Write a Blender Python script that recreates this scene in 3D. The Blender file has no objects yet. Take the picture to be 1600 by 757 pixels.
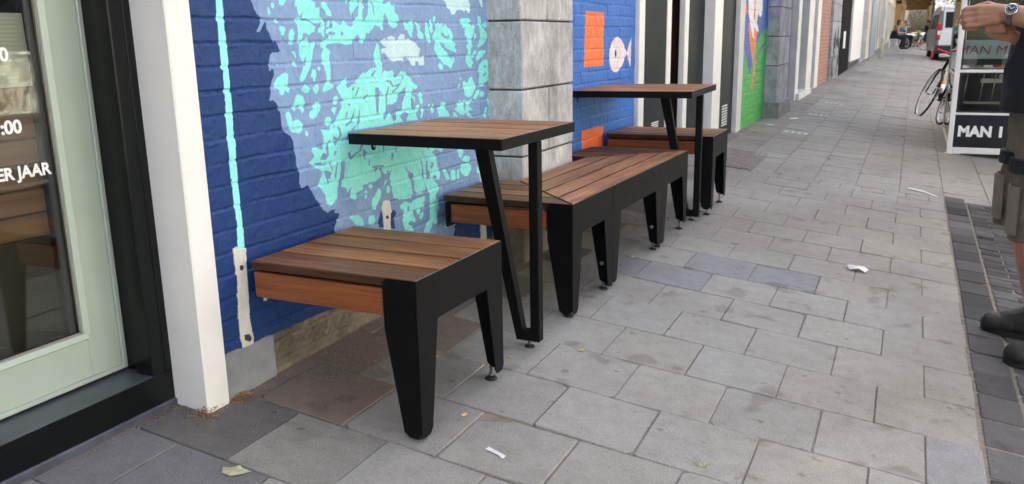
import bpy, bmesh, math, random
import numpy as np
from mathutils import Vector, Matrix
R = math.radians
random.seed(7); rng = np.random.default_rng(7)
S = bpy.context.scene
COL = S.collection

# ------------------------------------------------------------ camera, light
cam = bpy.data.cameras.new('camera'); camo = bpy.data.objects.new('camera', cam); COL.objects.link(camo); S.camera = camo
CAM = Vector((1.6343, 0.0, 1.0236))
yaw, pit, rol = R(25.3606), R(13.4399), R(-0.9852)
F_ = Vector((-math.sin(yaw)*math.cos(pit), math.cos(yaw)*math.cos(pit), -math.sin(pit)))
R_ = Vector((math.cos(yaw), math.sin(yaw), 0)); U_ = R_.cross(F_)
R2 = R_*math.cos(rol)+U_*math.sin(rol); U2 = -R_*math.sin(rol)+U_*math.cos(rol)
camo.matrix_world = Matrix(((R2.x, U2.x, -F_.x, CAM.x), (R2.y, U2.y, -F_.y, CAM.y), (R2.z, U2.z, -F_.z, CAM.z), (0, 0, 0, 1)))
cam.sensor_width = 36; cam.lens = 1315.95/1600*36; cam.clip_start = .05; cam.clip_end = 2000
cam.dof.use_dof = True; cam.dof.focus_distance = 2.6; cam.dof.aperture_fstop = 8

SUN_EL, SUN_AZ = 54.0, -62.0      # azimuth measured from +y towards +x: the sun stands behind the street front
w = bpy.data.worlds.new('World'); S.world = w; w.use_nodes = True
nt = w.node_tree; bg = nt.nodes['Background']; sky = nt.nodes.new('ShaderNodeTexSky')
sky.sky_type = 'NISHITA'; sky.sun_disc = False; sky.sun_elevation = R(SUN_EL); sky.sun_rotation = R(SUN_AZ)
sky.air_density = .6; sky.dust_density = 8.0; sky.ozone_density = 0.
nt.links.new(sky.outputs[0], bg.inputs[0]); bg.inputs[1].default_value = .15
sl = bpy.data.lights.new('sun', 'SUN'); sun = bpy.data.objects.new('sun', sl); COL.objects.link(sun)
sl.energy = 4.8; sl.angle = R(.6); sl.color = (1, .94, .85)
d = Vector((math.sin(R(SUN_AZ))*math.cos(R(SUN_EL)), math.cos(R(SUN_AZ))*math.cos(R(SUN_EL)), math.sin(R(SUN_EL))))
sun.rotation_euler = d.to_track_quat('Z', 'Y').to_euler(); sun.location = (0, 0, 20)
S.view_settings.view_transform = 'Standard'; S.view_settings.look = 'None'
S.view_settings.exposure = 2.45; S.view_settings.gamma = 1
S.render.engine = 'CYCLES'; S.cycles.use_denoising = True
S.cycles.max_bounces = 8; S.cycles.sample_clamp_indirect = 6

# ------------------------------------------------------------ helpers
def tag(o, label=None, cat=None, group=None, kind=None):
    if label: o['label'] = label
    if cat: o['category'] = cat
    if group: o['group'] = group
    if kind: o['kind'] = kind
    return o
def E(name, loc, label, cat, rz=0, group=None):
    o = bpy.data.objects.new(name, None); COL.objects.link(o); o.location = loc; o.rotation_euler.z = R(rz)
    o.empty_display_size = .1
    return tag(o, label, cat, group)
def S_struct(o): o['kind'] = 'structure'; return o

def mat(name, col=(.5,.5,.5), rough=.6, metal=0., spec=.5, **k):
    m = bpy.data.materials.new(name); m.use_nodes = True
    b = m.node_tree.nodes['Principled BSDF']
    b.inputs['Base Color'].default_value = (*col, 1); b.inputs['Roughness'].default_value = rough
    b.inputs['Metallic'].default_value = metal; b.inputs['Specular IOR Level'].default_value = spec
    return m
def nodes(m): return m.node_tree.nodes, m.node_tree.links, m.node_tree.nodes['Principled BSDF']
def noise(m, scale, detail=4, rough=.55, coord='Object', sc=(1,1,1), dist=0):
    n, l, b = nodes(m)
    tc = n.new('ShaderNodeTexCoord'); mp = n.new('ShaderNodeMapping'); t = n.new('ShaderNodeTexNoise')
    mp.inputs['Scale'].default_value = sc; l.new(tc.outputs[coord], mp.inputs[0]); l.new(mp.outputs[0], t.inputs[0])
    t.inputs['Scale'].default_value = scale; t.inputs['Detail'].default_value = detail
    t.inputs['Roughness'].default_value = rough; t.inputs['Distortion'].default_value = dist
    return t
def ramp(m, src, stops):
    n, l, b = nodes(m); r = n.new('ShaderNodeValToRGB'); l.new(src, r.inputs[0])
    e = r.color_ramp.elements
    while len(e) < len(stops): e.new(.5)
    for q, (p, c) in zip(e, stops): q.position = p; q.color = (*c, 1) if len(c) == 3 else c
    return r.outputs[0]
def mix(m, a, b_, fac, mode='MULTIPLY'):
    n, l, b = nodes(m); x = n.new('ShaderNodeMix'); x.data_type = 'RGBA'; x.blend_type = mode
    for i, v in ((6, a), (7, b_)):
        if isinstance(v, tuple): x.inputs[i].default_value = (*v, 1)
        else: l.new(v, x.inputs[i])
    if isinstance(fac, (int, float)): x.inputs[0].default_value = fac
    else: l.new(fac, x.inputs[0])
    return x.outputs[2]
def bump(m, h, strength=.3, dist=.01):
    n, l, b = nodes(m); bp = n.new('ShaderNodeBump'); bp.inputs['Strength'].default_value = strength
    bp.inputs['Distance'].default_value = dist; l.new(h, bp.inputs['Height'])
    if b.inputs['Normal'].links: l.new(b.inputs['Normal'].links[0].from_socket, bp.inputs['Normal'])
    l.new(bp.outputs[0], b.inputs['Normal'])
def base(m, s): n, l, b = nodes(m); l.new(s, b.inputs['Base Color'])
def attr(m, name='Col'):
    n, l, b = nodes(m); a = n.new('ShaderNodeAttribute'); a.attribute_name = name; return a.outputs['Color']
def simple(name, col, rough=.6, var=.25, scale=30, bmp=.1, metal=0., spec=.5, stretch=(1,1,1)):
    m = mat(name, col, rough, metal, spec); t = noise(m, scale, 5, sc=stretch)
    d_ = tuple(c*(1-var) for c in col); u_ = tuple(min(1, c*(1+var)) for c in col)
    base(m, ramp(m, t.outputs[0], [(.3, d_), (.7, u_)]))
    if bmp: bump(m, noise(m, scale*6, 3).outputs[0], bmp, .002)
    return m

class B:
    """collects shapes into one mesh"""
    def __init__(s): s.v = []; s.f = []; s.c = []; s.mi = []; s.tone = (1,1,1); s.m = 0; s.sm = []
    def add(s, vs, fs, smooth=False):
        o = len(s.v); s.v += [tuple(map(float, p)) for p in vs]
        for f in fs: s.f.append(tuple(i+o for i in f)); s.c.append(s.tone); s.mi.append(s.m); s.sm.append(smooth)
        return s
    def box(s, x0, x1, y0, y1, z0, z1, b=0.):
        if x0 > x1: x0, x1 = x1, x0
        if y0 > y1: y0, y1 = y1, y0
        if z0 > z1: z0, z1 = z1, z0
        b = min(b, .45*(x1-x0), .45*(y1-y0), .45*(z1-z0))
        if b <= 0:
            vs = [(x, y, z) for x in (x0, x1) for y in (y0, y1) for z in (z0, z1)]
            return s.add(vs, [(0,1,3,2),(4,6,7,5),(0,4,5,1),(2,3,7,6),(0,2,6,4),(1,5,7,3)])
        vs = []; idx = {}
        X = (x0, x1); Y = (y0, y1); Z = (z0, z1); sg = (1, -1)
        for i in (0,1):
            for j in (0,1):
                for k in (0,1):
                    for a in range(3):
                        p = [X[i]+(sg[i]*b if a != 0 else 0), Y[j]+(sg[j]*b if a != 1 else 0), Z[k]+(sg[k]*b if a != 2 else 0)]
                        idx[i,j,k,a] = len(vs); vs.append(p)
        fs = []
        for i in (0,1): fs.append([idx[i,0,0,0], idx[i,1,0,0], idx[i,1,1,0], idx[i,0,1,0]])
        for j in (0,1): fs.append([idx[0,j,0,1], idx[1,j,0,1], idx[1,j,1,1], idx[0,j,1,1]])
        for k in (0,1): fs.append([idx[0,0,k,2], idx[1,0,k,2], idx[1,1,k,2], idx[0,1,k,2]])
        for j in (0,1):
            for k in (0,1): fs.append([idx[0,j,k,1], idx[1,j,k,1], idx[1,j,k,2], idx[0,j,k,2]])
        for i in (0,1):
            for k in (0,1): fs.append([idx[i,0,k,0], idx[i,1,k,0], idx[i,1,k,2], idx[i,0,k,2]])
        for i in (0,1):
            for j in (0,1): fs.append([idx[i,j,0,0], idx[i,j,1,0], idx[i,j,1,1], idx[i,j,0,1]])
        for i in (0,1):
            for j in (0,1):
                for k in (0,1): fs.append([idx[i,j,k,0], idx[i,j,k,1], idx[i,j,k,2]])
        return s.add(vs, fs)
    def prism(s, poly, axis, a, b_):
        n = len(poly)
        def P(u, v, t): return {'x': (t, u, v), 'y': (u, t, v), 'z': (u, v, t)}[axis]
        vs = [P(u, v, a) for u, v in poly]+[P(u, v, b_) for u, v in poly]
        fs = [tuple(range(n)), tuple(range(2*n-1, n-1, -1))]+[(i, (i+1) % n, n+(i+1) % n, n+i) for i in range(n)]
        return s.add(vs, fs)
    def tube(s, pts, r, n=10, caps=True, smooth=True):
        pts = [Vector(p) for p in pts]; rs = r if isinstance(r, (list, tuple)) else [r]*len(pts)
        vs = []; up = None
        for i, p in enumerate(pts):
            t = (pts[min(i+1, len(pts)-1)]-pts[max(i-1, 0)]).normalized()
            if up is None: up = Vector((0,0,1)) if abs(t.z) < .9 else Vector((0,1,0))
            a = t.cross(up).normalized(); b_ = a.cross(t).normalized(); up = b_
            for k in range(n):
                q = 2*math.pi*k/n; vs.append(p+a*(rs[i]*math.cos(q))+b_*(rs[i]*math.sin(q)))
        fs = [(i*n+k, i*n+(k+1) % n, (i+1)*n+(k+1) % n, (i+1)*n+k) for i in range(len(pts)-1) for k in range(n)]
        s.add(vs, fs, smooth)
        if caps:
            o = len(s.v)-len(vs)
            for r0 in (0, (len(pts)-1)*n): s.f.append(tuple(o+r0+k for k in range(n))); s.c.append(s.tone); s.mi.append(s.m); s.sm.append(False)
        return s
    def ball(s, c, r, n=12, sq=(1,1,1)):
        vs = []; m_ = n//2
        for i in range(m_+1):
            th = math.pi*i/m_
            for k in range(n):
                q = 2*math.pi*k/n
                vs.append((c[0]+r*sq[0]*math.sin(th)*math.cos(q), c[1]+r*sq[1]*math.sin(th)*math.sin(q), c[2]+r*sq[2]*math.cos(th)))
        fs = [(i*n+k, i*n+(k+1) % n, (i+1)*n+(k+1) % n, (i+1)*n+k) for i in range(m_) for k in range(n)]
        return s.add(vs, fs, True)
    def lathe(s, c, prof, n=20, axis='z'):
        vs = []
        for r, h in prof:
            for k in range(n):
                q = 2*math.pi*k/n; u, v = r*math.cos(q), r*math.sin(q)
                vs.append({'z': (c[0]+u, c[1]+v, c[2]+h), 'y': (c[0]+u, c[1]+h, c[2]+v), 'x': (c[0]+h, c[1]+u, c[2]+v)}[axis])
        m_ = len(prof)
        fs = [(i*n+k, i*n+(k+1) % n, (i+1)*n+(k+1) % n, (i+1)*n+k) for i in range(m_-1) for k in range(n)]
        s.add(vs, fs, True)
        o = len(s.v)-len(vs)
        for r0 in (0, (m_-1)*n): s.f.append(tuple(o+r0+k for k in range(n))); s.c.append(s.tone); s.mi.append(s.m); s.sm.append(False)
        return s
    def xf(s, M, i0=0):
        for i in range(i0, len(s.v)): s.v[i] = tuple(M @ Vector(s.v[i]))
        return s
    def build(s, name, m, parent=None, world=False):
        me = bpy.data.meshes.new(name); me.from_pydata(s.v, [], s.f)
        for x in (m if isinstance(m, (list, tuple)) else [m]): me.materials.append(x)
        me.polygons.foreach_set('material_index', s.mi); me.polygons.foreach_set('use_smooth', s.sm)
        if any(c != (1,1,1) for c in s.c):
            ca = me.color_attributes.new('Col', 'FLOAT_COLOR', 'CORNER'); a = []
            for f, c in zip(s.f, s.c): a += [c[0], c[1], c[2], 1.]*len(f)
            ca.data.foreach_set('color', a)
        bm = bmesh.new(); bm.from_mesh(me); bmesh.ops.recalc_face_normals(bm, faces=bm.faces); bm.to_mesh(me); bm.free()
        o = bpy.data.objects.new(name, me); COL.objects.link(o)
        if parent is not None:
            o.parent = parent
            if world:
                M = Matrix.LocRotScale(root_loc(parent), root_rot(parent), None).inverted(); me.transform(M)
        else:
            # origin at the thing's base
            mn = Vector([min(v[i] for v in s.v) for i in range(3)]); mx = Vector([max(v[i] for v in s.v) for i in range(3)])
            c = Vector(((mn.x+mx.x)/2, (mn.y+mx.y)/2, mn.z)); me.transform(Matrix.Translation(-c)); o.location = c
        return o
def root_of(o):
    while o.parent: o = o.parent
    return o
def root_loc(o): return root_of(o).location
def root_rot(o): return root_of(o).rotation_euler.to_quaternion()
def setmesh(name, v, f, m, parent=None, smooth=False, cols=None):
    me = bpy.data.meshes.new(name); me.from_pydata([], [], [])
    v = np.asarray(v, np.float32); f = np.asarray(f, np.int32)
    me.vertices.add(len(v)); me.vertices.foreach_set('co', v.ravel())
    me.loops.add(f.size); me.loops.foreach_set('vertex_index', f.ravel())
    me.polygons.add(len(f)); me.polygons.foreach_set('loop_start', np.arange(0, f.size, f.shape[1], dtype=np.int32))
    me.update(calc_edges=True)
    me.polygons.foreach_set('use_smooth', [smooth]*len(f))
    if cols is not None:
        ca = me.color_attributes.new('Col', 'FLOAT_COLOR', 'POINT')
        c4 = np.ones((len(v), 4), np.float32); c4[:, :3] = cols; ca.data.foreach_set('color', c4.ravel())
    me.materials.append(m); o = bpy.data.objects.new(name, me); COL.objects.link(o)
    if parent is not None: o.parent = parent
    return o
def vnoise(x, y, seed=0):
    """smooth value noise on arrays"""
    g = np.random.default_rng(seed).random((256, 256))
    xi = np.floor(x).astype(int); yi = np.floor(y).astype(int); fx = x-xi; fy = y-yi
    fx = fx*fx*(3-2*fx); fy = fy*fy*(3-2*fy); xi %= 256; yi %= 256; x1 = (xi+1) % 256; y1 = (yi+1) % 256
    return (g[xi, yi]*(1-fx)+g[x1, yi]*fx)*(1-fy)+(g[xi, y1]*(1-fx)+g[x1, y1]*fx)*fy
def fbm(x, y, seed=0, o=4):
    r = 0; a = .5
    for i in range(o): r = r+a*vnoise(x*2**i, y*2**i, seed+i); a *= .5
    return r
def gz(x, y):
    """height of the ground: the pavement falls away from the wall"""
    xx = min(x, 2.4); z = .0326-.1071*xx+.0111*min(y, 60)+.002*max(y-60, 0)
    return z-.02*max(x-2.4, 0)
def text_mesh(name, txt, size, loc, rot, m, parent, bold=.0, extr=.0005, align='LEFT', shear=0, sx=1.0):
    cu = bpy.data.curves.new(name, 'FONT'); cu.body = txt; cu.size = size; cu.offset = bold*size; cu.extrude = extr
    cu.align_x = align; cu.shear = shear; cu.resolution_u = 6
    o = bpy.data.objects.new(name, cu); COL.objects.link(o)
    dg = bpy.context.evaluated_depsgraph_get(); me = bpy.data.meshes.new_from_object(o.evaluated_get(dg))
    bpy.data.objects.remove(o); bpy.data.curves.remove(cu)
    M = Matrix.Translation(loc) @ Matrix.Rotation(R(rot[2]), 4, 'Z') @ Matrix.Rotation(R(rot[0]), 4, 'X') @ Matrix.Diagonal((sx,1,1,1))
    me.transform(M); me.transform(Matrix.LocRotScale(root_loc(parent), root_rot(parent), None).inverted())
    me.materials.clear(); me.materials.append(m); me.name = name
    n = bpy.data.objects.new(name, me); COL.objects.link(n); n.parent = parent
    return n

# ------------------------------------------------------------ materials
def wood(name, ax, dark=1.):
    m = mat(name, (.2,.1,.05), .52, spec=.3)
    sc = (1.2, 26, 26) if ax == 'x' else (26, 1.2, 26)
    n, l, b = nodes(m)
    tone = attr(m)
    g = noise(m, 3.2, 6, .62, sc=sc, dist=.5)
    # shift the grain from plank to plank by its own tone
    mp = [q for q in n if q.type == 'MAPPING'][0]
    vm = n.new('ShaderNodeVectorMath'); vm.operation = 'SCALE'; l.new(tone, vm.inputs[0]); vm.inputs['Scale'].default_value = 37.
    l.new(vm.outputs[0], mp.inputs['Location'])
    k = dark
    c = ramp(m, g.outputs[0], [(.27, (.080*k,.031*k,.010*k)), (.42, (.18*k,.077*k,.027*k)), (.56, (.29*k,.138*k,.052*k)), (.74, (.40*k,.215*k,.095*k))])
    fine = noise(m, 14, 3, .5, sc=sc)
    c = mix(m, c, ramp(m, fine.outputs[0], [(.35, (.72,.70,.68)), (.6, (1.1,1.1,1.1))]), .6)
    blot = noise(m, 2.2, 2, .5, sc=(1, 4, 1) if ax == 'x' else (4, 1, 1))
    c = mix(m, c, ramp(m, blot.outputs[0], [(.35, (.62,.58,.56)), (.65, (1.15,1.12,1.1))]), .8)
    c = mix(m, c, tone, 1.)
    base(m, c); bump(m, fine.outputs[0], .25, .0015)
    rr = n.new('ShaderNodeMapRange'); l.new(g.outputs[0], rr.inputs[0]); rr.inputs[3].default_value = .38; rr.inputs[4].default_value = .62
    l.new(rr.outputs[0], b.inputs['Roughness'])
    return m
M = {}
M['woodx'] = wood('hardwood_boards', 'x'); M['woody'] = wood('hardwood_boards_lengthwise', 'y')
mm = mat('hardwood_apron', (.3,.12,.045), .5); g = noise(mm, 4, 5, sc=(1.2, 20, 30), dist=.4)
base(mm, ramp(mm, g.outputs[0], [(.3, (.17,.045,.012)), (.7, (.33,.105,.03))])); M['apron'] = mm
mm = mat('black_powder_coat', (.0045,.0045,.0048), .5, spec=.16)
_a = noise(mm, 5, 6, .7, dist=1.); _c = ramp(mm, _a.outputs[0], [(.35, (.0035,.0035,.0038)), (.62, (.0055,.0055,.0057)), (.80, (.015,.0145,.0135))]); base(mm, _c)
_s = noise(mm, 14, 4, .7); _r = mm.node_tree.nodes.new('ShaderNodeMapRange'); mm.node_tree.links.new(_s.outputs[0], _r.inputs[0]); _r.inputs[3].default_value = .42; _r.inputs[4].default_value = .6
mm.node_tree.links.new(_r.outputs[0], nodes(mm)[2].inputs['Roughness']); bump(mm, noise(mm, 400, 2).outputs[0], .12, .0006); M['steel'] = mm
M['zinc'] = mat('zinc_plated', (.6,.6,.6), .3, .9)
M['dull'] = mat('dull_steel', (.22,.22,.22), .45, .8)
M['rubber'] = mat('black_rubber', (.012,.012,.012), .7)
# painted brick, stone
def painted(name, rough=.5):
    m = mat(name, (.5,.5,.5), rough, spec=.3); c = attr(m)
    t = noise(m, 9, 5, .6); c = mix(m, c, ramp(m, t.outputs[0], [(.3, (.84,.85,.88)), (.7, (1.1,1.1,1.08))]), .8)
    t2 = noise(m, 120, 3, .6); c = mix(m, c, ramp(m, t2.outputs[0], [(.3, (.9,.9,.9)), (.6, (1.03,1.03,1.03))]), .6)
    base(m, c); bump(m, t2.outputs[0], .25, .0015); return m
M['paint'] = painted('painted_brick')
def stone(name, c0, c1, c2, dark=False):
    m = mat(name, c1, .8, spec=.25)
    a = noise(m, 6, 8, .7, sc=(1,1,.8), dist=.3); c = ramp(m, a.outputs[0], [(.28, c0), (.5, c1), (.72, c2)])
    b_ = noise(m, 60, 4, .7, sc=(1,1,.25)); c = mix(m, c, ramp(m, b_.outputs[0], [(.35, (.72,.72,.72)), (.6, (1.08,1.08,1.08))]), .75)
    st = noise(m, 9, 5, .7, sc=(1,1,.10)); c = mix(m, c, ramp(m, st.outputs[0], [(.36, (.55,.54,.52)), (.52, (1.02,1.02,1.02))]), .35)
    pit = noise(m, 160, 2, .5); c = mix(m, c, ramp(m, pit.outputs[0], [(.3, (.6,.6,.6)), (.42, (1,1,1))]), .8)
    c = mix(m, c, attr(m), 1.)
    base(m, c); bump(m, a.outputs[0], .5, .012); bump(m, b_.outputs[0], .5, .005); bump(m, pit.outputs[0], .3, .002); return m
M['stone'] = stone('grey_limestone', (.30,.30,.295), (.54,.54,.53), (.76,.76,.75))
M['stone_dark'] = stone('blue_grey_limestone', (.17,.175,.185), (.37,.38,.41), (.52,.53,.57))
def tiles(name):
    m = mat(name, (.3,.3,.3), .85, spec=.25)
    c = attr(m)
    big = noise(m, 1.1, 5, .6); c = mix(m, c, ramp(m, big.outputs[0], [(.3, (.86,.86,.87)), (.7, (1.1,1.1,1.09))]), .9)
    med = noise(m, 16, 6, .65); c = mix(m, c, ramp(m, med.outputs[0], [(.25, (.78,.77,.76)), (.6, (1.05,1.05,1.05))]), .7)
    sp = noise(m, 330, 3, .7); c = mix(m, c, ramp(m, sp.outputs[0], [(.3, (.55,.55,.55)), (.48, (1,1,1)), (.7, (1.4,1.4,1.4))]), .9)
    stn = noise(m, 7.5, 2, .4); c = mix(m, c, ramp(m, stn.outputs[0], [(.63, (1,1,1)), (.70, (.74,.71,.68))]), .85)
    gum = noise(m, 26, 1, .3); c = mix(m, c, ramp(m, gum.outputs[0], [(.745, (1,1,1)), (.765, (.66,.64,.62))]), .8)
    drt = noise(m, .55, 4, .6); c = mix(m, c, ramp(m, drt.outputs[0], [(.38, (.86,.82,.77)), (.58, (1,1,1))]), .7)
    base(m, c); bump(m, sp.outputs[0], .3, .0012); bump(m, med.outputs[0], .25, .003)
    return m
M['tile'] = tiles('concrete_paving')
M['sand'] = simple('joint_sand', (.19,.165,.135), .95, .3, 40, .2)
M['white'] = simple('white_gloss_paint', (.80,.80,.77), .38, .05, 6, .04)
M['white2'] = simple('white_paint_dull', (.62,.62,.60), .5, .1, 5, .05)
M['blackpaint'] = simple('black_gloss_paint', (.004,.006,.006), .25, .2, 8, .02, spec=.25)
M['matblack'] = mat('matt_black', (.005,.005,.006), .8, spec=.05)
M['slate'] = simple('slate_grey_paint', (.06,.065,.078), .32, .3, 14, .05)
M['bluestone'] = simple('blue_stone', (.060,.066,.088), .55, .45, 18, .15)
M['green'] = simple('pale_green_paint', (.38,.45,.39), .33, .05, 5, .03)
M['greendark'] = mat('black_gasket', (.02,.025,.022), .5)
M['darkpanel'] = simple('dark_grey_green_panel', (.018,.024,.027), .5, .3, 3, .02, spec=.10)
M['greypanel'] = simple('grey_panel', (.22,.23,.235), .5, .1, 4, .03)
M['orange'] = mat('orange', (.85,.2,.05), .5)
M['cream'] = simple('cream_render', (.62,.55,.43), .8, .12, 2, .1)
M['tan'] = simple('tan_render', (.52,.36,.2), .8, .2, 1.5, .1)
M['redbrick'] = None
mm = mat('red_brick', (.3,.15,.1), .85); br = mm.node_tree.nodes.new('ShaderNodeTexBrick'); tc = mm.node_tree.nodes.new('ShaderNodeTexCoord')
sp_ = mm.node_tree.nodes.new('ShaderNodeSeparateXYZ'); mp = mm.node_tree.nodes.new('ShaderNodeCombineXYZ'); mm.node_tree.links.new(tc.outputs['Object'], sp_.inputs[0]); mm.node_tree.links.new(sp_.outputs[1], mp.inputs[0]); mm.node_tree.links.new(sp_.outputs[2], mp.inputs[1])
mm.node_tree.links.new(mp.outputs[0], br.inputs[0]); br.inputs['Scale'].default_value = 1.; br.inputs['Brick Width'].default_value = .22; br.inputs['Row Height'].default_value = .0625
br.inputs['Mortar Size'].default_value = .008; br.inputs['Color1'].default_value = (.40,.16,.10,1); br.inputs['Color2'].default_value = (.32,.13,.09,1); br.inputs['Mortar'].default_value = (.3,.26,.22,1)
base(mm, br.outputs[0]); M['redbrick'] = mm
def glass(name, tint=(1,1,1), rough=0., refl=1.):
    m = bpy.data.materials.new(name); m.use_nodes = True; n = m.node_tree.nodes; l = m.node_tree.links
    n.remove(n['Principled BSDF']); out = n['Material Output']
    t = n.new('ShaderNodeBsdfTransparent'); t.inputs[0].default_value = (*tint, 1); g_ = n.new('ShaderNodeBsdfGlossy'); g_.inputs['Roughness'].default_value = rough
    fr = n.new('ShaderNodeFresnel'); fr.inputs[0].default_value = 1.5; mu = n.new('ShaderNodeMath'); mu.operation = 'MULTIPLY'; mu.inputs[1].default_value = 1.1*refl; mu.use_clamp = True
    x = n.new('ShaderNodeMixShader'); l.new(fr.outputs[0], mu.inputs[0]); l.new(mu.outputs[0], x.inputs[0]); l.new(t.outputs[0], x.inputs[1]); l.new(g_.outputs[0], x.inputs[2]); l.new(x.outputs[0], out.inputs[0])
    return m
M['glass'] = glass('window_glass', (.86,.9,.88)); M['darkglass'] = glass('dark_glass', (.25,.27,.28))
M['plank_in'] = simple('brown_counter_boards', (.20,.085,.038), .5, .3, 5, .05, stretch=(1,.3,8))
M['ribbed'] = simple('grey_ribbed_panel', (.58,.56,.52), .5, .1, 5, .05)
M['interior'] = simple('dark_interior', (.035,.028,.022), .9, .3, 2, 0)
M['vinyl'] = mat('white_vinyl', (.85,.85,.85), .4)
M['asphalt'] = simple('asphalt', (.07,.07,.07), .9, .2, 20, .3)
M['bark'] = simple('bark', (.10,.075,.05), .9, .4, 8, .5)
mm = simple('leaf_green', (.10,.17,.03), .6, .5, 1.2, 0); nodes(mm)[2].inputs['Transmission Weight'].default_value = 0
M['leaf'] = mm
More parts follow.
